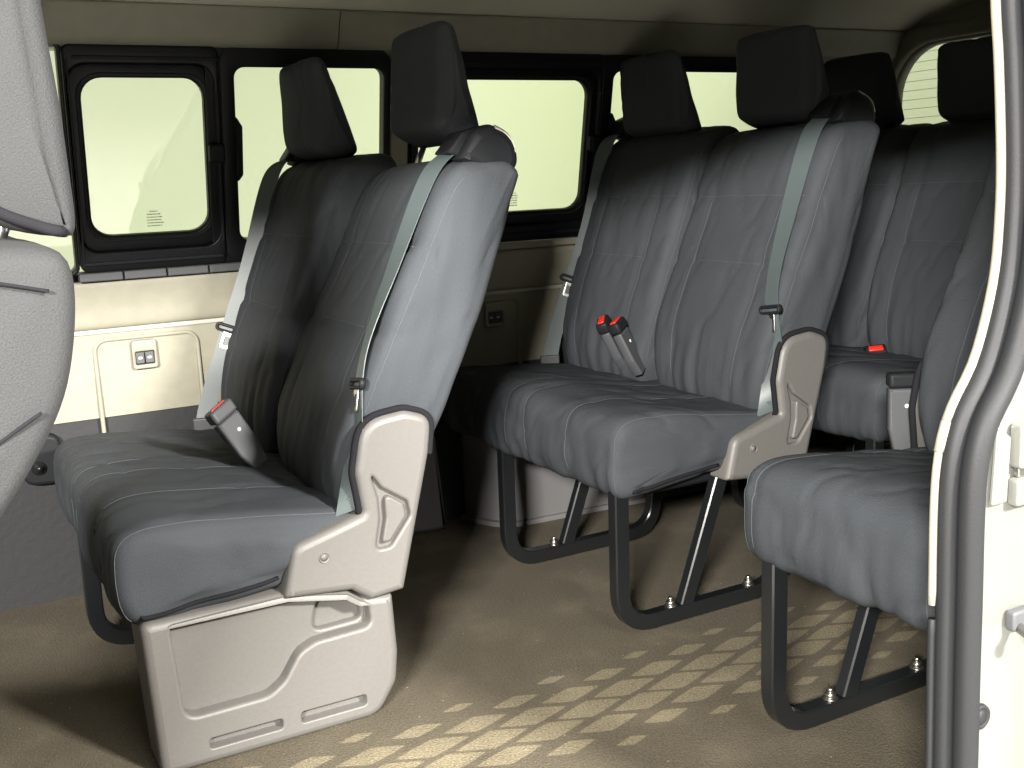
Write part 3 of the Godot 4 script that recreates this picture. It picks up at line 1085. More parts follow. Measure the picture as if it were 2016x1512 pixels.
# sheet with thickness swept along x: profile points (y, z), thickness towards outside
func sheet(b: Dictionary, prof: Array, x0: float, x1: float, out: float, n := 40, xs := 1) -> void:
	var p := smooth(prof, n, false)
	var back := PackedVector2Array()
	for i in n:
		var d := (p[min(i + 1, n - 1)] - p[max(i - 1, 0)]).normalized()
		back.append(p[i] - Vector2(-d.y, d.x) * out)
	var lists := []
	for side in [p, back]:
		var t := PackedVector3Array()
		for i in n - 1:
			for k in xs:
				var xa := lerpf(x0, x1, k / float(xs))
				var xb := lerpf(x0, x1, (k + 1) / float(xs))
				var a := Vector3(xa, side[i].x, side[i].y)
				var bq := Vector3(xb, side[i].x, side[i].y)
				var c := Vector3(xb, side[i + 1].x, side[i + 1].y)
				var d2 := Vector3(xa, side[i + 1].x, side[i + 1].y)
				if side == p:
					q4(t, a, bq, c, d2)
				else:
					q4(t, d2, c, bq, a)
		lists.append([t, 1 if side == p else 2])
	var e := PackedVector3Array()
	for i in n - 1:
		q4(e, Vector3(x0, p[i].x, p[i].y), Vector3(x0, p[i + 1].x, p[i + 1].y), Vector3(x0, back[i + 1].x, back[i + 1].y), Vector3(x0, back[i].x, back[i].y))
		q4(e, Vector3(x1, p[i + 1].x, p[i + 1].y), Vector3(x1, p[i].x, p[i].y), Vector3(x1, back[i].x, back[i].y), Vector3(x1, back[i + 1].x, back[i + 1].y))
	for i in [0, n - 1]:
		var a := Vector3(x0, p[i].x, p[i].y)
		var c := Vector3(x1, p[i].x, p[i].y)
		var d := Vector3(x1, back[i].x, back[i].y)
		var f := Vector3(x0, back[i].x, back[i].y)
		if i == 0:
			q4(e, a, f, d, c)
		else:
			q4(e, a, c, d, f)
	lists.append([e, -1])
	put(b, lists)

func side_window(label: String, x0: float, x1: float, slide: Array, fixed: Array, latch_x: float, print_x: float) -> void:
	var wt := wall_transform()
	var root := thing("side_window", label, "window", wt * Vector3((x0 + x1) / 2, 0, 0), "side windows of the van")
	root.basis = wt.basis
	var ox := (x0 + x1) / 2
	var tr := Transform3D(Basis.IDENTITY, Vector3(-ox, 0, 0))
	# outer black surround, split by the meeting post so that each light is one ring
	var split: float = (slide[1] + fixed[0]) / 2
	var f := mb()
	ring(f, rr(x0, 0.0, split - 0.001, 0.535, 0.018), rr(slide[0] - 0.028, 0.048, slide[1] + 0.022, 0.492, 0.04), -0.03, 0.010, 0.005)
	part("frame", commit(f), M.black_gloss, root, tr)
	var f2 := mb()
	ring(f2, rr(split + 0.001, 0.0, x1, 0.535, 0.034), rr(fixed[0], 0.055, fixed[1], 0.487, 0.026), -0.03, 0.006, 0.004)
	part("frame", commit(f2), M.black_gloss, root, tr)
	var post := mb()
	box(post, Vector3(split - 0.034, 0.001, -0.028), Vector3(split + 0.034, 0.534, 0.0035), 0.002)
	part("meeting_post", commit(post), M.black_gloss, root, tr)
	# sash of the sliding light
	var s := mb()
	ring(s, rr(slide[0] - 0.030, 0.046, slide[1] + 0.024, 0.494, 0.045), rr(slide[0], 0.084, slide[1], 0.459, 0.048), -0.028, -0.004, 0.006)
	var sash := part("sash", commit(s), M.black_gloss, root, tr)
	var bead := mb()
	var bp := PackedVector3Array()
	for q in rr(slide[0] - 0.010, 0.074, slide[1] + 0.010, 0.469, 0.052):
		bp.append(Vector3(q.x, q.y, -0.004))
	tube(bead, bp, 0.0028, 6, true)
	part("glazing_bead", commit(bead), M.rubber, sash)
	var g := mb()
	plate(g, rr(slide[0] - 0.01, 0.074, slide[1] + 0.01, 0.469, 0.04), -0.022, -0.018, 0.0005)
	part("pane", commit(g), M.glass, root, tr)
	var g2 := mb()
	plate(g2, rr(fixed[0] - 0.008, 0.047, fixed[1] + 0.008, 0.495, 0.03), -0.018, -0.014, 0.0005)
	part("pane", commit(g2), M.glass, root, tr)
	# rails above and below and the upright pull beside the sash
	var rails := mb()
	box(rails, Vector3(x0 + 0.02, 0.502, 0.009), Vector3(split, 0.510, 0.014), 0.002)
	box(rails, Vector3(x0 + 0.006, 0.018, 0.009), Vector3(split - 0.01, 0.026, 0.017), 0.002)
	box(rails, Vector3(x0 + 0.006, 0.03, 0.009), Vector3(x0 + 0.011, 0.50, 0.013), 0.002)
	part("rail", commit(rails), M.black_plastic, root, tr)
	var up := mb()
	box(up, Vector3(slide[1] + 0.026, 0.06, 0.009), Vector3(slide[1] + 0.031, 0.43, 0.016), 0.002)
	box(up, Vector3(slide[1] + 0.036, 0.06, 0.009), Vector3(slide[1] + 0.039, 0.40, 0.013), 0.0015)
	part("track", commit(up), M.rubber, root, tr)
	var la := mb()
	plate(la, rr(slide[1] + 0.004, 0.258, slide[1] + 0.040, 0.305, 0.008, 4), 0.000, 0.026, 0.006)
	box(la, Vector3(slide[1] + 0.002, 0.262, 0.0), Vector3(slide[1] + 0.008, 0.30, 0.020), 0.002)
	part("latch", commit(la), M.black_plastic, root, tr)
	var stop := mb()
	plate(stop, fillet_loop([Vector2(fixed[0] - 0.004, 0.205), Vector2(fixed[0] + 0.012, 0.225), Vector2(fixed[0] + 0.014, 0.345), Vector2(fixed[0] - 0.004, 0.375)], [0.004, 0.012, 0.012, 0.004], 4), -0.01, 0.016, 0.005)
	part("pull_handle", commit(stop), M.black_plastic, root, tr)
	# maker's etch: fine rows of print low on the pane
	var pr := mb()
	var rng := RandomNumberGenerator.new()
	rng.seed = int(print_x * 100)
	for row in 6:
		var xx := print_x
		while xx < print_x + 0.034:
			var l := rng.randf_range(0.002, 0.007)
			if row == 0 and (xx < print_x + 0.004 or xx > print_x + 0.026):
				xx += l
				continue
			box(pr, Vector3(xx, 0.101 + (5 - row) * 0.0072, -0.0178), Vector3(xx + l, 0.1035 + (5 - row) * 0.0072, -0.0174))
			xx += l + 0.0015
	part("etched_print", commit(pr), M.print_grey, root, tr)

func usb_socket(x: float, y: float, label: String) -> void:
	var root := thing("usb_socket", label, "socket", Vector3(x, y, -2.840), "sockets in the side trim")
	var b := mb()
	ring(b, rr(-0.031, -0.028, 0.031, 0.046, 0.008, 5), rr(-0.0235, -0.017, 0.0235, 0.017, 0.003, 5), -0.012, 0.012, 0.004)
	part("bezel", commit(b), M.cream, root)
	var w := mb()
	box(w, Vector3(-0.0245, -0.018, -0.012), Vector3(0.0245, 0.018, -0.004))
	part("recess", commit(w), M.black_plastic, root)
	for s in [-1, 1]:
		var p := mb()
		plate(p, rr(s * 0.0117 - 0.0104, -0.0145, s * 0.0117 + 0.0104, 0.0145, 0.002, 3), -0.006, 0.006, 0.0015)
		var port := part("port_cover", commit(p), M.buckle, root)
		# battery-like charging mark printed on the flap
		var k := mb()
		ring(k, rr(s * 0.0117 - 0.0052, -0.0026, s * 0.0117 + 0.0052, 0.0026, 0.0024, 4), rr(s * 0.0117 - 0.0038, -0.0014, s * 0.0117 + 0.0038, 0.0014, 0.0013, 4), 0.0058, 0.0066, 0.0002)
		box(k, Vector3(s * 0.0117 - 0.002, -0.0007, 0.0058), Vector3(s * 0.0117 + 0.002, 0.0007, 0.0065))
		part("port_mark", commit(k), M.white_mark, port)

func build_shell() -> void:
	# carpet
	var fx0 := -1.2
	var fx1 := 3.05
	var fz0 := -2.87
	var fz1 := -0.86
	var pm := PlaneMesh.new()
	pm.size = Vector2(fx1 - fx0, fz1 - fz0)
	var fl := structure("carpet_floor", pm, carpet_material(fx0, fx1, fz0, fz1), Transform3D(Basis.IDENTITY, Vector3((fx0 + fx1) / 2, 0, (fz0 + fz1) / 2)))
	fl.set_meta("label", "brown carpet with a band of pale diamonds along the aisle")
	var ub := mb()
	box(ub, Vector3(fx0, -0.12, fz0 - 0.05), Vector3(fx1, -0.004, fz1 + 0.02))
	structure("floor_pan", commit(ub), M.sill_grey)
	# far side: dark kick panel, cream trim above with a rolled line
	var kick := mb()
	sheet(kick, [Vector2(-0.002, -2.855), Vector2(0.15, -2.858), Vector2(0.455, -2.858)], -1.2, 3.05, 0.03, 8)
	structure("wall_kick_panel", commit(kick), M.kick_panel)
	for seg in [[-1.2, 1.132], [1.135, 3.05]]:
		var tr := mb()
		sheet(tr, [Vector2(0.457, -2.850), Vector2(0.55, -2.846), Vector2(0.674, -2.842)], seg[0], seg[1], 0.03, 12)
		structure("wall_trim", commit(tr), M.cream)
		var tr2 := mb()
		sheet(tr2, [Vector2(0.682, -2.846), Vector2(0.690, -2.828), Vector2(0.74, -2.822), Vector2(0.795, -2.815), Vector2(0.805, -2.822)], seg[0], seg[1], 0.03, 22)
		structure("wall_trim", commit(tr2), M.cream)
	var line := mb()
	box(line, Vector3(-1.2, 0.672, -2.850), Vector3(3.05, 0.684, -2.836), 0.003)
	structure("wall_trim_line", commit(line), M.strip_light)
	# shallow pressed panels round the sockets
	for px in [[0.345, 0.60], [1.35, 1.565]]:
		var pz := mb()
		var pp := PackedVector3Array()
		for q in rr(px[0], 0.36, px[1], 0.655, 0.03):
			pp.append(Vector3(q.x, q.y, -2.8435))
		tube(pz, pp, 0.006, 6, true)
		structure("wall_pressed_edge", commit(pz), M.cream)
	# grey ledge with clips under the windows
	for i in 9:
		var lg := mb()
		var lx := 0.325 + i * 0.103 + (0.0 if i < 1 else 0.002 * i)
		if i > 3:
			break
		box(lg, Vector3(lx, 0.806, -2.83), Vector3(lx + 0.101, 0.826, -2.795), 0.003)
		structure("window_ledge", commit(lg), M.sill_grey)
	var lg2 := mb()
	box(lg2, Vector3(0.745, 0.806, -2.83), Vector3(3.05, 0.826, -2.80), 0.003)
	structure("window_ledge", commit(lg2), M.cream)
	var wt := wall_transform()
	# pillars between the windows
	for pz in [[1.138, 1.188, 0.006], [2.612, 3.05, 0.008]]:
		var pb := mb()
		box(pb, Vector3(pz[0], -0.004, -0.03), Vector3(pz[1], 0.56, pz[2]), 0.006)
		structure("pillar_trim", commit(pb), M.cream, wt)
	# roof rail trim in lengths, then the headliner
	for seg in [[-1.2, 0.984], [0.987, 3.05]]:
		var rl := mb()
		sheet(rl, [Vector2(1.349, -2.712), Vector2(1.352, -2.690), Vector2(1.366, -2.672), Vector2(1.41, -2.655), Vector2(1.436, -2.640), Vector2(1.442, -2.645)], seg[0], seg[1], 0.03, 20)
		structure("roof_rail_trim", commit(rl), M.cream)
	var hd := mb()
	sheet(hd, [Vector2(1.438, -2.664), Vector2(1.450, -2.62), Vector2(1.485, -2.50), Vector2(1.515, -2.25), Vector2(1.525, -1.85), Vector2(1.515, -1.45), Vector2(1.485, -1.20), Vector2(1.44, -1.05), Vector2(1.38, -0.98), Vector2(1.335, -0.955)], -1.2, 3.06, 0.02, 60, 2)
	structure("ceiling", commit(hd), M.headliner)
	var cant := mb()
	box(cant, Vector3(-1.2, 1.352, -2.83), Vector3(3.1, 1.575, -2.735), 0.01)
	structure("body_rail", commit(cant), M.paint)
	var low := mb()
	box(low, Vector3(-1.2, -0.45, -2.96), Vector3(3.1, 0.826, -2.895), 0.01)
	structure("body_panel", commit(low), M.paint)
	var roof := mb()
	box(roof, Vector3(-1.2, 1.56, -2.75), Vector3(3.1, 1.585, -0.84), 0.01)
	structure("roof_skin", commit(roof), M.paint)
	var hdr := mb()
	box(hdr, Vector3(-1.2, 1.335, -0.95), Vector3(3.1, 1.56, -0.845), 0.02)
	structure("door_header", commit(hdr), M.paint)
	# body side behind the door opening
	var side := mb()
	box(side, Vector3(1.30, -0.5, -0.88), Vector3(3.1, 1.34, -0.80), 0.01)
	structure("body_side", commit(side), M.paint)
	var inner := mb()
	box(inner, Vector3(1.225, 0.0, -0.925), Vector3(3.05, 1.34, -0.897), 0.008)
	structure("wall_door_side", commit(inner), M.cream)
	# bulge of the front overhead trim
	var ov := pillow([Vector2(-0.30, 1.36), Vector2(0.10, 1.345), Vector2(0.24, 1.365), Vector2(0.295, 1.43), Vector2(0.22, 1.50), Vector2(-0.30, 1.50)], 60, 0.28, 0.05, {"amp": 0.0, "crease": 0.0, "mid": 10})
	var oh := structure("overhead_trim", commit(ov.b), M.cream, Transform3D(Basis.IDENTITY, Vector3(-0.02, 0.0, -2.37)))
	oh.set_meta("label", "rounded cream trim under the roof at the front")

func build_windows() -> void:
	# pane of the front door window seen past the front seat
	var wt := wall_transform()
	var root := thing("front_side_window", "tall front side window beside the light grey headrest", "window", wt * Vector3(0.0, 0, 0), "side windows of the van")
	root.basis = wt.basis
	var f := mb()
	ring(f, rr(-0.75, -0.006, 0.3285, 0.548, 0.02), rr(-0.72, 0.0, 0.320, 0.536, 0.018), -0.03, 0.004, 0.003)
	part("frame", commit(f), M.black_gloss, root)
	var g := mb()
	plate(g, rr(-0.73, -0.002, 0.324, 0.54, 0.018), -0.018, -0.014, 0.0005)
	part("pane", commit(g), M.glass, root)
	side_window("black framed sliding side window nearest the front, printed mark low on its pane", 0.3305, 1.136, [0.366, 0.648], [0.722, 1.118], 0.66, 0.497)
	side_window("black framed side window behind the second bench", 1.190, 2.610, [1.225, 1.765], [1.842, 2.565], 1.78, 1.515)
	usb_socket(0.463, 0.601, "cream bezel with two grey sockets in the brightly lit trim")
	usb_socket(1.478, 0.604, "cream bezel with two dark sockets behind the first bench")

func build_tailgate() -> void:
	var root := thing("tailgate", "tailgate with rounded heated rear window in cream trim", "tailgate", Vector3(3.0, 0, -1.85))
	# the gate stands across the van: build in (z, y) and turn
	var bas := Basis(Vector3(0, 0, -1), Vector3(0, 1, 0), Vector3(1, 0, 0)).orthonormalized()
	bas = Basis(Vector3(0, 1, 0), PI / 2)      # local x -> -z, local z -> x
	var turn := Transform3D(Basis(Vector3(0, 1, 0), -PI / 2), Vector3(0.03, 0, 0))
	var f := mb()
	ring(f, rr(-1.02, 0.02, 1.0, 1.53, 0.10, 9), rr(-0.85, 0.80, 0.83, 1.388, 0.17, 9), -0.012, 0.025, 0.012)
	part("trim", commit(f), M.cream, root, turn)
	var arch := mb()
	ring(arch, rr(-0.975, 0.70, 0.955, 1.448, 0.24, 9), rr(-0.858, 0.785, 0.84, 1.396, 0.175, 9), 0.02, 0.05, 0.016)
	part("window_surround", commit(arch), M.cream, root, turn)
	var g := mb()
	plate(g, rr(-0.865, 0.78, 0.845, 1.40, 0.15, 9), -0.004, 0.0, 0.0005)
	var pane := part("pane", commit(g), M.glass, root, turn)
	for i in 19:
		var w := mb()
		var y := 0.82 + i * 0.0305
		var inset := 0.0
		if y > 1.24:
			inset = 0.15 - sqrt(maxf(0.0, 0.15 * 0.15 - pow(y - 1.24, 2)))
		box(w, Vector3(-0.855 + inset, y, 0.0004), Vector3(0.835 - inset, y + 0.0014, 0.0012))
		part("heating_wire", commit(w), M.print_grey, pane)

func build_jamb() -> void:
	# rear edge of the sliding door opening: cream edge trim, ribbed black seal, painted jamb with fittings
	var path := [Vector2(1.1485, 1.36), Vector2(1.1645, 1.19), Vector2(1.1745, 1.12), Vector2(1.1855, 1.01), Vector2(1.1875, 0.934), Vector2(1.1805, 0.852), Vector2(1.1515, 0.760), Vector2(1.1125, 0.703), Vector2(1.0945, 0.662), Vector2(1.0855, 0.615), Vector2(1.0835, 0.55), Vector2(1.0855, 0.45), Vector2(1.0865, 0.357), Vector2(1.0895, 0.20), Vector2(1.0945, -0.1), Vector2(1.1005, -0.45)]
	var sm := smooth(path, 90, false)
	var root := thing("door_seal", "ribbed black rubber seal along the rear edge of the door opening", "seal", Vector3(1.13, -0.45, -0.87))
	var off := -root.position
	var along := func(o0: float, zc: float, i0: int, i1: int) -> PackedVector3Array:
		var pts := PackedVector3Array()
		for i in range(i0, i1):
			var d := (sm[min(i + 1, sm.size() - 1)] - sm[max(i - 1, 0)]).normalized()
			var p := sm[i] + Vector2(-d.y, d.x) * o0     # to the rear
			pts.append(Vector3(p.x, p.y, zc))
		return pts
	var make := func(o0: float, zc: float, r: float, i0: int, i1: int, sides: int) -> ArrayMesh:
		var b := mb()
		tube(b, along.call(o0, zc, i0, i1), r, sides)
		return commit(b)
	part("inner_lip", make.call(0.0215, -0.892, 0.0135, 0, 90, 14), M.rubber, root, Transform3D(Basis.IDENTITY, off))
	part("bulb", make.call(0.0345, -0.868, 0.0165, 0, 90, 16), M.rubber, root, Transform3D(Basis.IDENTITY, off))
	part("groove_line", make.call(0.0245, -0.8775, 0.0035, 0, 90, 8), M.rubber, root, Transform3D(Basis.IDENTITY, off))
	# cream edge of the inner trim, ending low down
	var ct := thing("edge_trim", "narrow cream trim edge inside the black door seal", "trim", Vector3(1.13, 0.40, -0.91))
	var ends := [0]
	for i in sm.size():
		if ends.size() == 1 and sm[i].y < 0.685:
			ends.append(i)
		elif ends.size() == 2 and sm[i].y < 0.645:
			ends.append(i)
		elif ends.size() == 3 and sm[i].y < 0.455:
			ends.append(i)
	for k in 3:
		part("edge", make.call(0.0075 if k < 2 else 0.0065, -0.902, 0.0062 if k < 1 else (0.0068 if k == 1 else 0.0052), ends[k], ends[k + 1] + 1, 12), M.cream, ct, Transform3D(Basis.IDENTITY, -ct.position))
	part("lower_edge", make.call(0.008, -0.903, 0.0055, ends[3] + 1, 90, 10), M.rubber, ct, Transform3D(Basis.IDENTITY, -ct.position))
	# painted jamb: wide face to the rear of the seal
	var jb := mb()
	var loop := PackedVector2Array()
	for i in sm.size():
		loop.append(sm[i] + Vector2(0.036, 0))
	loop.append(Vector2(1.42, -0.45))
	loop.append(Vector2(1.42, 1.36))
	plate(jb, loop, -0.895, -0.866, 0.004)
	var j := structure("door_jamb", commit(jb), M.paint)
	j.set_meta("label", "white painted door jamb behind the seal")
	# raised and pressed areas of the jamb
	var st := thing("door_catch", "white door catch plate on the jamb", "catch", Vector3(1.19, 0.60, -0.862))
	var pb := mb()
	plate(pb, rr(-0.010, 0.014, 0.075, 0.072, 0.006, 4), 0.0, 0.016, 0.004)
	part("upper_block", commit(pb), M.paint, st)
	var pb2 := mb()
	plate(pb2, rr(-0.010, -0.036, 0.075, 0.000, 0.005, 4), 0.0, 0.014, 0.004)
	part("lower_block", commit(pb2), M.paint, st)
	var pb3 := mb()
	plate(pb3, rr(0.0, 0.0005, 0.07, 0.0135, 0.002, 3), 0.0, 0.007, 0.002)
	part("catch_tooth", commit(pb3), M.steel, st)
	var pl := mb()
	plate(pl, fillet_loop([Vector2(-0.046, -0.03), Vector2(-0.016, -0.03), Vector2(-0.013, 0.055), Vector2(-0.04, 0.075)], [0.004, 0.004, 0.004, 0.004], 3), 0.0, 0.004, 0.002)
	part("backing_plate", commit(pl), M.paint, st)
	var gp := thing("rubber_plug", "round grey rubber plug low in the door jamb", "plug", Vector3(1.1385, 0.283, -0.861))
	var d := mb()
	lathe(d, [[0.0, 0.006], [0.009, 0.006], [0.010, 0.004], [0.012, 0.004], [0.013, 0.006], [0.0165, 0.005], [0.018, 0.0], [0.0, 0.0]], Vector3.ZERO, Vector3(0, 0, 1), 24)
	part("plug", commit(d), M.rubber, gp)
	var sk := thing("door_striker", "small dark striker bolt at the edge of the jamb", "striker", Vector3(1.197, 0.405, -0.862))
	var s2 := mb()
	plate(s2, rr(-0.010, -0.014, 0.03, 0.014, 0.005, 4), 0.0, 0.012, 0.004)
	part("plate", commit(s2), M.sill_grey, sk)
	var s3 := mb()
	lathe(s3, [[0.0, 0.0], [0.007, 0.0], [0.007, 0.03], [0.010, 0.031], [0.010, 0.036], [0.0, 0.038]], Vector3(0.004, -0.008, 0.005), Vector3(-0.3, -0.2, 1), 14)
	part("pin", commit(s3), M.steel, sk)

func build_seats() -> void:
	bench("dark covered bench nearest the camera on a moulded grey storage base", 0.0, 0.0, [25.0, 19.0], 0, true, [0.010, -0.030])
	bench("dark covered bench on black leg frames with two red buckles", 1.015, 0.042, [20.8, 18.0], 1, false, [-0.030, -0.045])
	bench("dark covered bench at the very back under the rear window", 1.79, 0.042, [18.3, 18.5], 2, false, [-0.040, -0.030])
	# buckles of the benches stand in the gap between the two sitters
	var b1: Node3D = get_node("bench_seat")
	buckle_parts(b1, Transform3D(Basis.from_euler(Vector3(-0.25, 0.35, 0.45)), Vector3(0.530, 0.500, 0.065)), true, true)
	var b2: Node3D = get_node("bench_seat_001")
	buckle_parts(b2, Transform3D(Basis.from_euler(Vector3(-0.35, 0.55, 0.25)), Vector3(0.585, 0.555, -0.05)))
	buckle_parts(b2, Transform3D(Basis.from_euler(Vector3(-0.35, 0.75, 0.35)), Vector3(0.590, 0.555, -0.125)))
	var b3: Node3D = get_node("bench_seat_002")
	buckle_parts(b3, Transform3D(Basis.from_euler(Vector3(0.75, -0.55, 0.1)), Vector3(0.610, 0.425, 0.045)))
	# single seat beside the door
	var s := thing("single_seat", "dark covered single seat on a black leg frame behind the door seal", "seat", Vector3(0.990, 0, -1.180), "seats in dark cloth covers")
	var cm := cushion_mesh("cushion1", 0.232, 40, [-0.80, 0.80], 23.0)
	var c := part("cushion", cm[0], M.fabric, s, Transform3D(Basis.IDENTITY, Vector3(0, 0.048, 0)))
	for q in cm[1]:
		part("seam", q, M.thread, c)
	seat_unit(s, 0.0, 1.0, 23.0, 0.048, 7, 0.2225, 0.0, false)
	hinge_cover(s, -0.222, -1.0, 0.048, false)
	leg_frame(s, -0.165, 0.335)
	leg_frame(s, 0.212, 0.335)
	var under := mb()
	box(under, Vector3(0.31, 0.290, -0.14), Vector3(0.66, 0.36, 0.19), 0.02)
	part("seat_pan", commit(under), M.black_plastic, s)
	buckle_parts(s, Transform3D(Basis.from_euler(Vector3(0.0, -0.55, 0.0)), Vector3(0.655, 0.520, -0.262)), false)
	# front seat at the left edge
	var fs := thing("front_seat", "light grey front seat with headrest cut off by the left edge", "seat", Vector3(-0.10, 0, -1.255))
	var fr := Transform3D(Basis(Vector3(0, 0, 1), -deg_to_rad(24.0)), Vector3(-0.053, 0.446, 0))
	var prof := [Vector2(-0.060, 0.0), Vector2(-0.095, 0.12), Vector2(-0.095, 0.35), Vector2(-0.085, 0.50), Vector2(-0.045, 0.548), Vector2(0.010, 0.572), Vector2(0.038, 0.566), Vector2(0.058, 0.52), Vector2(0.069, 0.45), Vector2(0.062, 0.375), Vector2(0.045, 0.30), Vector2(0.024, 0.18), Vector2(0.010, 0.0)]
	var pil := pillow(prof, 120, 0.255, 0.022, {"amp": 0.002, "crease": 0.0, "off": Vector3(40, 3, 2), "capamp": 0.0015})
	var bk := part("backrest", commit(pil.b), M.front_fabric, fs, fr)
	var sm := mb()
	var inv := fr.affine_inverse()
	for line in [[Vector2(0.04, 0.948), Vector2(0.12, 0.942), Vector2(0.190, 0.926)], [Vector2(0.02, 0.74), Vector2(0.10, 0.780), Vector2(0.172, 0.822)]]:
		sm = mb()
		var pts := []
		for q in line:
			var p := inv * Vector3(q.x, q.y, 0)
			p.z = 0.2605
			pts.append(p)
		tube(sm, smooth3(pts, 10), 0.0016, 5)
		part("seam", commit(sm), M.binding, bk)
	var hp := pillow([Vector2(-0.06, 0.585), Vector2(-0.095, 0.62), Vector2(-0.12, 0.72), Vector2(-0.150, 0.88), Vector2(-0.140, 0.93), Vector2(-0.105, 0.925), Vector2(-0.072, 0.84), Vector2(0.004, 0.69), Vector2(0.044, 0.605), Vector2(0.037, 0.588), Vector2(-0.01, 0.578)], 90, 0.150, 0.020, {"amp": 0.002, "crease": 0.0, "mid": 20, "capsmooth": 1})
	var hr := part("headrest", commit(hp.b), M.front_fabric, fs, fr)
	var hem := mb()
	var hq := PackedVector3Array()
	for p in [Vector3(-0.085, 0.605, 0.150), Vector3(-0.03, 0.590, 0.152), Vector3(0.012, 0.589, 0.150), Vector3(0.034, 0.592, 0.142), Vector3(0.043, 0.598, 0.05), Vector3(0.043, 0.598, -0.11)]:
		hq.append(p)
	tube(hem, smooth3(Array(hq), 6), 0.006, 8)
	part("hem", commit(hem), M.binding, hr)
	for z in [-0.062, 0.062]:
		var p := mb()
		lathe(p, [[0.0, 0.0], [0.0065, 0.0], [0.0065, 0.16], [0.0, 0.16]], Vector3(-0.01, 0.50, z), Vector3(0, 1, 0), 14)
		part("post", commit(p), M.chrome, hr)
		var cl := mb()
		lathe(cl, [[0.0, 0.0], [0.024, 0.0], [0.024, 0.006], [0.018, 0.010], [0.0, 0.010]], Vector3(-0.01, 0.552, z), Vector3(-0.2, 1, 0), 18)
		part("post_collar", commit(cl), M.steel, bk)
	var cu := pillow([Vector2(-0.50, 0.38), Vector2(-0.49, 0.44), Vector2(-0.40, 0.47), Vector2(-0.1, 0.44), Vector2(0.0, 0.42), Vector2(0.02, 0.36), Vector2(-0.05, 0.31), Vector2(-0.40, 0.31)], 70, 0.25, 0.04, {"amp": 0.003, "crease": 0.003, "mid": 20})
	part("cushion", commit(cu.b), M.front_fabric, fs)
	var ba := mb()
	box(ba, Vector3(-0.46, 0.0, -0.2), Vector3(-0.06, 0.32, 0.2), 0.02)
	part("base", commit(ba), M.black_plastic, fs)

func build_extras() -> void:
	# moulded wheel arch cover on the far side under the second bench
	var root := thing("wheel_arch_cover", "rounded grey plastic wheel arch cover under the second bench", "cover", Vector3(1.85, 0, -2.75))
	var b := mb()
	var loop := fillet_loop([Vector2(-0.52, -0.10), Vector2(-0.44, 0.070), Vector2(0.60, 0.125), Vector2(0.62, -0.10)], [0.03, 0.12, 0.08, 0.02], 10)
	var up := Transform3D(Basis(Vector3(1, 0, 0), Vector3(0, 0, 1), Vector3(0, 1, 0)), Vector3.ZERO)
	plate(b, loop, 0.0, 0.30, 0.05)
	part("shell", commit(b), M.arch_plastic, root, up)
	var fl := mb()
	var loop2 := fillet_loop([Vector2(-0.535, -0.10), Vector2(-0.455, 0.083), Vector2(0.60, 0.138), Vector2(0.635, -0.10)], [0.03, 0.12, 0.08, 0.02], 10)
	plate(fl, loop2, 0.0, 0.014, 0.006)
	part("flange", commit(fl), M.arch_plastic, root, up)
	var r2 := thing("heater_duct_cover", "dark grey upright duct cover in the shadow behind the first bench", "cover", Vector3(1.19, 0, -2.82))
	var d := mb()
	plate(d, fillet_loop([Vector2(-0.055, 0.0), Vector2(0.065, 0.0), Vector2(0.045, 0.30), Vector2(-0.045, 0.30)], [0.005, 0.005, 0.03, 0.03], 5), -0.03, 0.05, 0.014)
	part("cover", commit(d), M.arch_plastic, r2)
	# black anchor bracket with bolt low on the far wall by the front seat
	var an := thing("anchor_bracket", "black rounded anchor bracket with bolt on the dark kick panel", "bracket", Vector3(0.195, 0.345, -2.85))
	var a := mb()
	plate(a, fillet_loop([Vector2(-0.05, -0.03), Vector2(0.03, -0.035), Vector2(0.055, 0.0), Vector2(0.04, 0.09), Vector2(-0.045, 0.10)], [0.03, 0.04, 0.03, 0.03, 0.03], 5), -0.005, 0.028, 0.01)
	part("plate", commit(a), M.black_plastic, an)
	var bo := mb()
	lathe(bo, [[0.0, 0.0], [0.018, 0.0], [0.016, 0.006], [0.008, 0.008], [0.008, 0.014], [0.0, 0.016]], Vector3(-0.012, 0.012, 0.027), Vector3(0, 0.1, 1), 18)
	part("bolt", commit(bo), M.black_metal, an)

func build_outside() -> void:
	# pale studio walls beyond the windows and the studio floor
	var w := mb()
	box(w, Vector3(-20, 1.58, -24.12), Vector3(16.0, 13.0, -24.0))
	var s := structure("studio_wall", commit(w), M.studio_wall)
	s.set_meta("label", "pale wall seen through the side windows")
	var w2 := mb()
	box(w2, Vector3(-20, -0.62, -24.12), Vector3(16.0, 1.7, -24.0015))
	structure("studio_wall", commit(w2), M.studio_wall)
	var w3 := mb()
	box(w3, Vector3(15.9, -0.62, -24.0), Vector3(16.0, 10.0, 8.0))
	structure("studio_wall", commit(w3), M.studio_wall)
	var gr := mb()
	box(gr, Vector3(-20, -0.75, -24.1), Vector3(16.0, -0.62, 8.0))
	structure("studio_floor", commit(gr), M.studio_floor)

func lamp(called: String, at: Vector3, aim: Vector3, size: Vector2, energy: float, tint: Color) -> void:
	var l := AreaLight3D.new()
	l.name = called
	l.area_size = size
	l.light_energy = energy
	l.light_color = tint
	l.shadow_enabled = true
	l.area_range = 14.0
	add_child(l)
	l.look_at_from_position(at, aim, Vector3.UP if absf((aim - at).normalized().y) < 0.95 else Vector3.RIGHT)

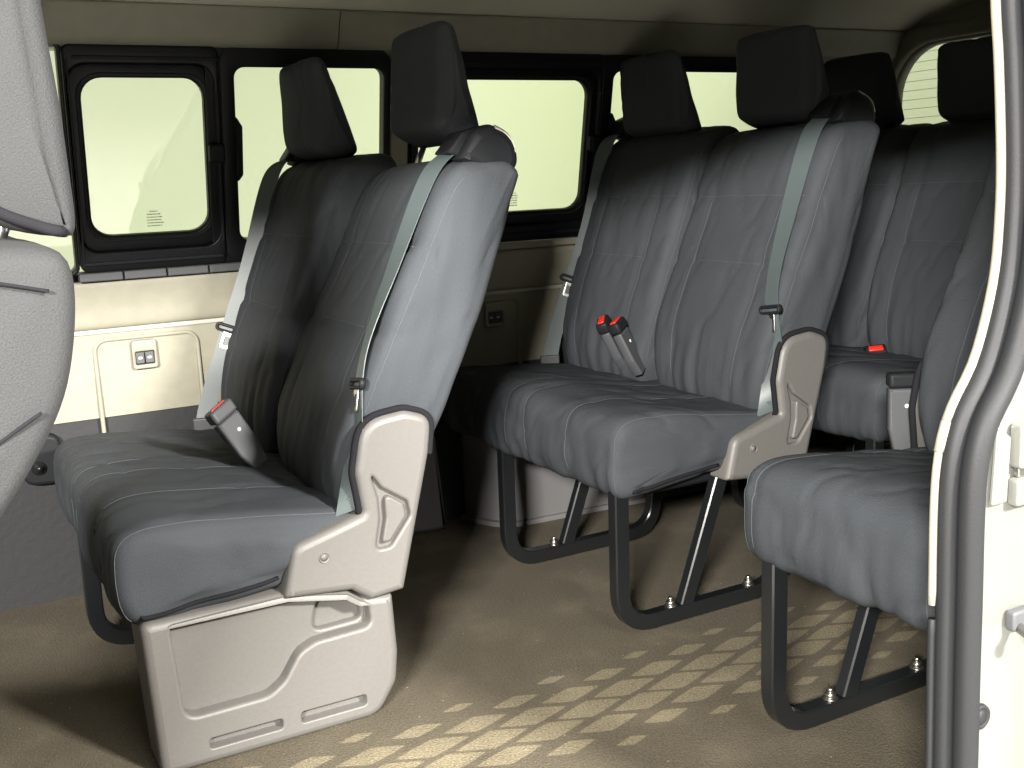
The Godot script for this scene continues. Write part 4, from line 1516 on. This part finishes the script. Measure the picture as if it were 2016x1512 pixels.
func _ready() -> void:
	var cam := Camera3D.new()
	cam.name = "camera"
	cam.fov = rad_to_deg(2.0 * atan(756.0 / 2106.1))
	cam.near = 0.02
	cam.far = 60.0
	var yaw := 0.49407
	var pitch := 0.18604
	var roll := 0.04483
	var fw := Vector3(sin(yaw) * cos(pitch), -sin(pitch), -cos(yaw) * cos(pitch))
	var rt := Vector3(cos(yaw), 0, sin(yaw))
	var up := rt.cross(fw)
	var r2 := rt * cos(roll) - up * sin(roll)
	var u2 := rt * sin(roll) + up * cos(roll)
	add_child(cam)
	cam.transform = Transform3D(Basis(r2, u2, -fw), Vector3(0, 1.0, 0))
	cam.current = true
	var we := WorldEnvironment.new()
	we.name = "world"
	var env := Environment.new()
	env.background_mode = Environment.BG_COLOR
	env.background_color = Color(0.27, 0.27, 0.25)
	env.tonemap_mode = Environment.TONE_MAPPER_LINEAR
	env.tonemap_exposure = 1.0
	env.sdfgi_enabled = true
	env.ssao_enabled = true
	env.ssil_enabled = true
	we.environment = env
	add_child(we)
	# lamps of the studio: one high at the left of the camera, a smaller one at its right, two over the far walls
	lamp("studio_lamp_door", Vector3(-1.72, 1.95, 1.54), Vector3(1.0, 0.6, -2.0), Vector2(0.80, 0.24), 80.0, Color(1.0, 0.98, 0.95))
	lamp("studio_lamp_side", Vector3(1.78, 2.05, 1.5), Vector3(0.5, 0.6, -2.2), Vector2(0.35, 0.30), 54.0, Color(1.0, 0.98, 0.95))
	lamp("studio_lamp_ceiling", Vector3(0.6, 3.3, 1.9), Vector3(0.6, -0.6, 1.7), Vector2(3.0, 1.2), 22.0, Color(1.0, 0.98, 0.95))
	lamp("studio_lamp_wall", Vector3(0.0, 9.0, -19.0), Vector3(0.0, 1.8, -24.0), Vector2(30.0, 1.0), 82.0, Color(1.0, 1.0, 0.97))
	lamp("studio_lamp_wall_low", Vector3(0.0, -0.4, -19.5), Vector3(0.0, 1.8, -24.0), Vector2(30.0, 0.3), 41.0, Color(1.0, 1.0, 0.97))
	lamp("studio_lamp_rear", Vector3(11.0, 8.0, -9.0), Vector3(15.9, 1.8, -9.0), Vector2(28.0, 1.0), 98.0, Color(1.0, 1.0, 0.97))
	noise.seed = 11
	noise.frequency = 1.0
	noise.fractal_octaves = 2
	ridge.seed = 17
	ridge.frequency = 1.0
	ridge.fractal_octaves = 2
	make_materials()
	build_shell()
	build_windows()
	build_tailgate()
	build_jamb()
	build_seats()
	build_extras()
	build_outside()
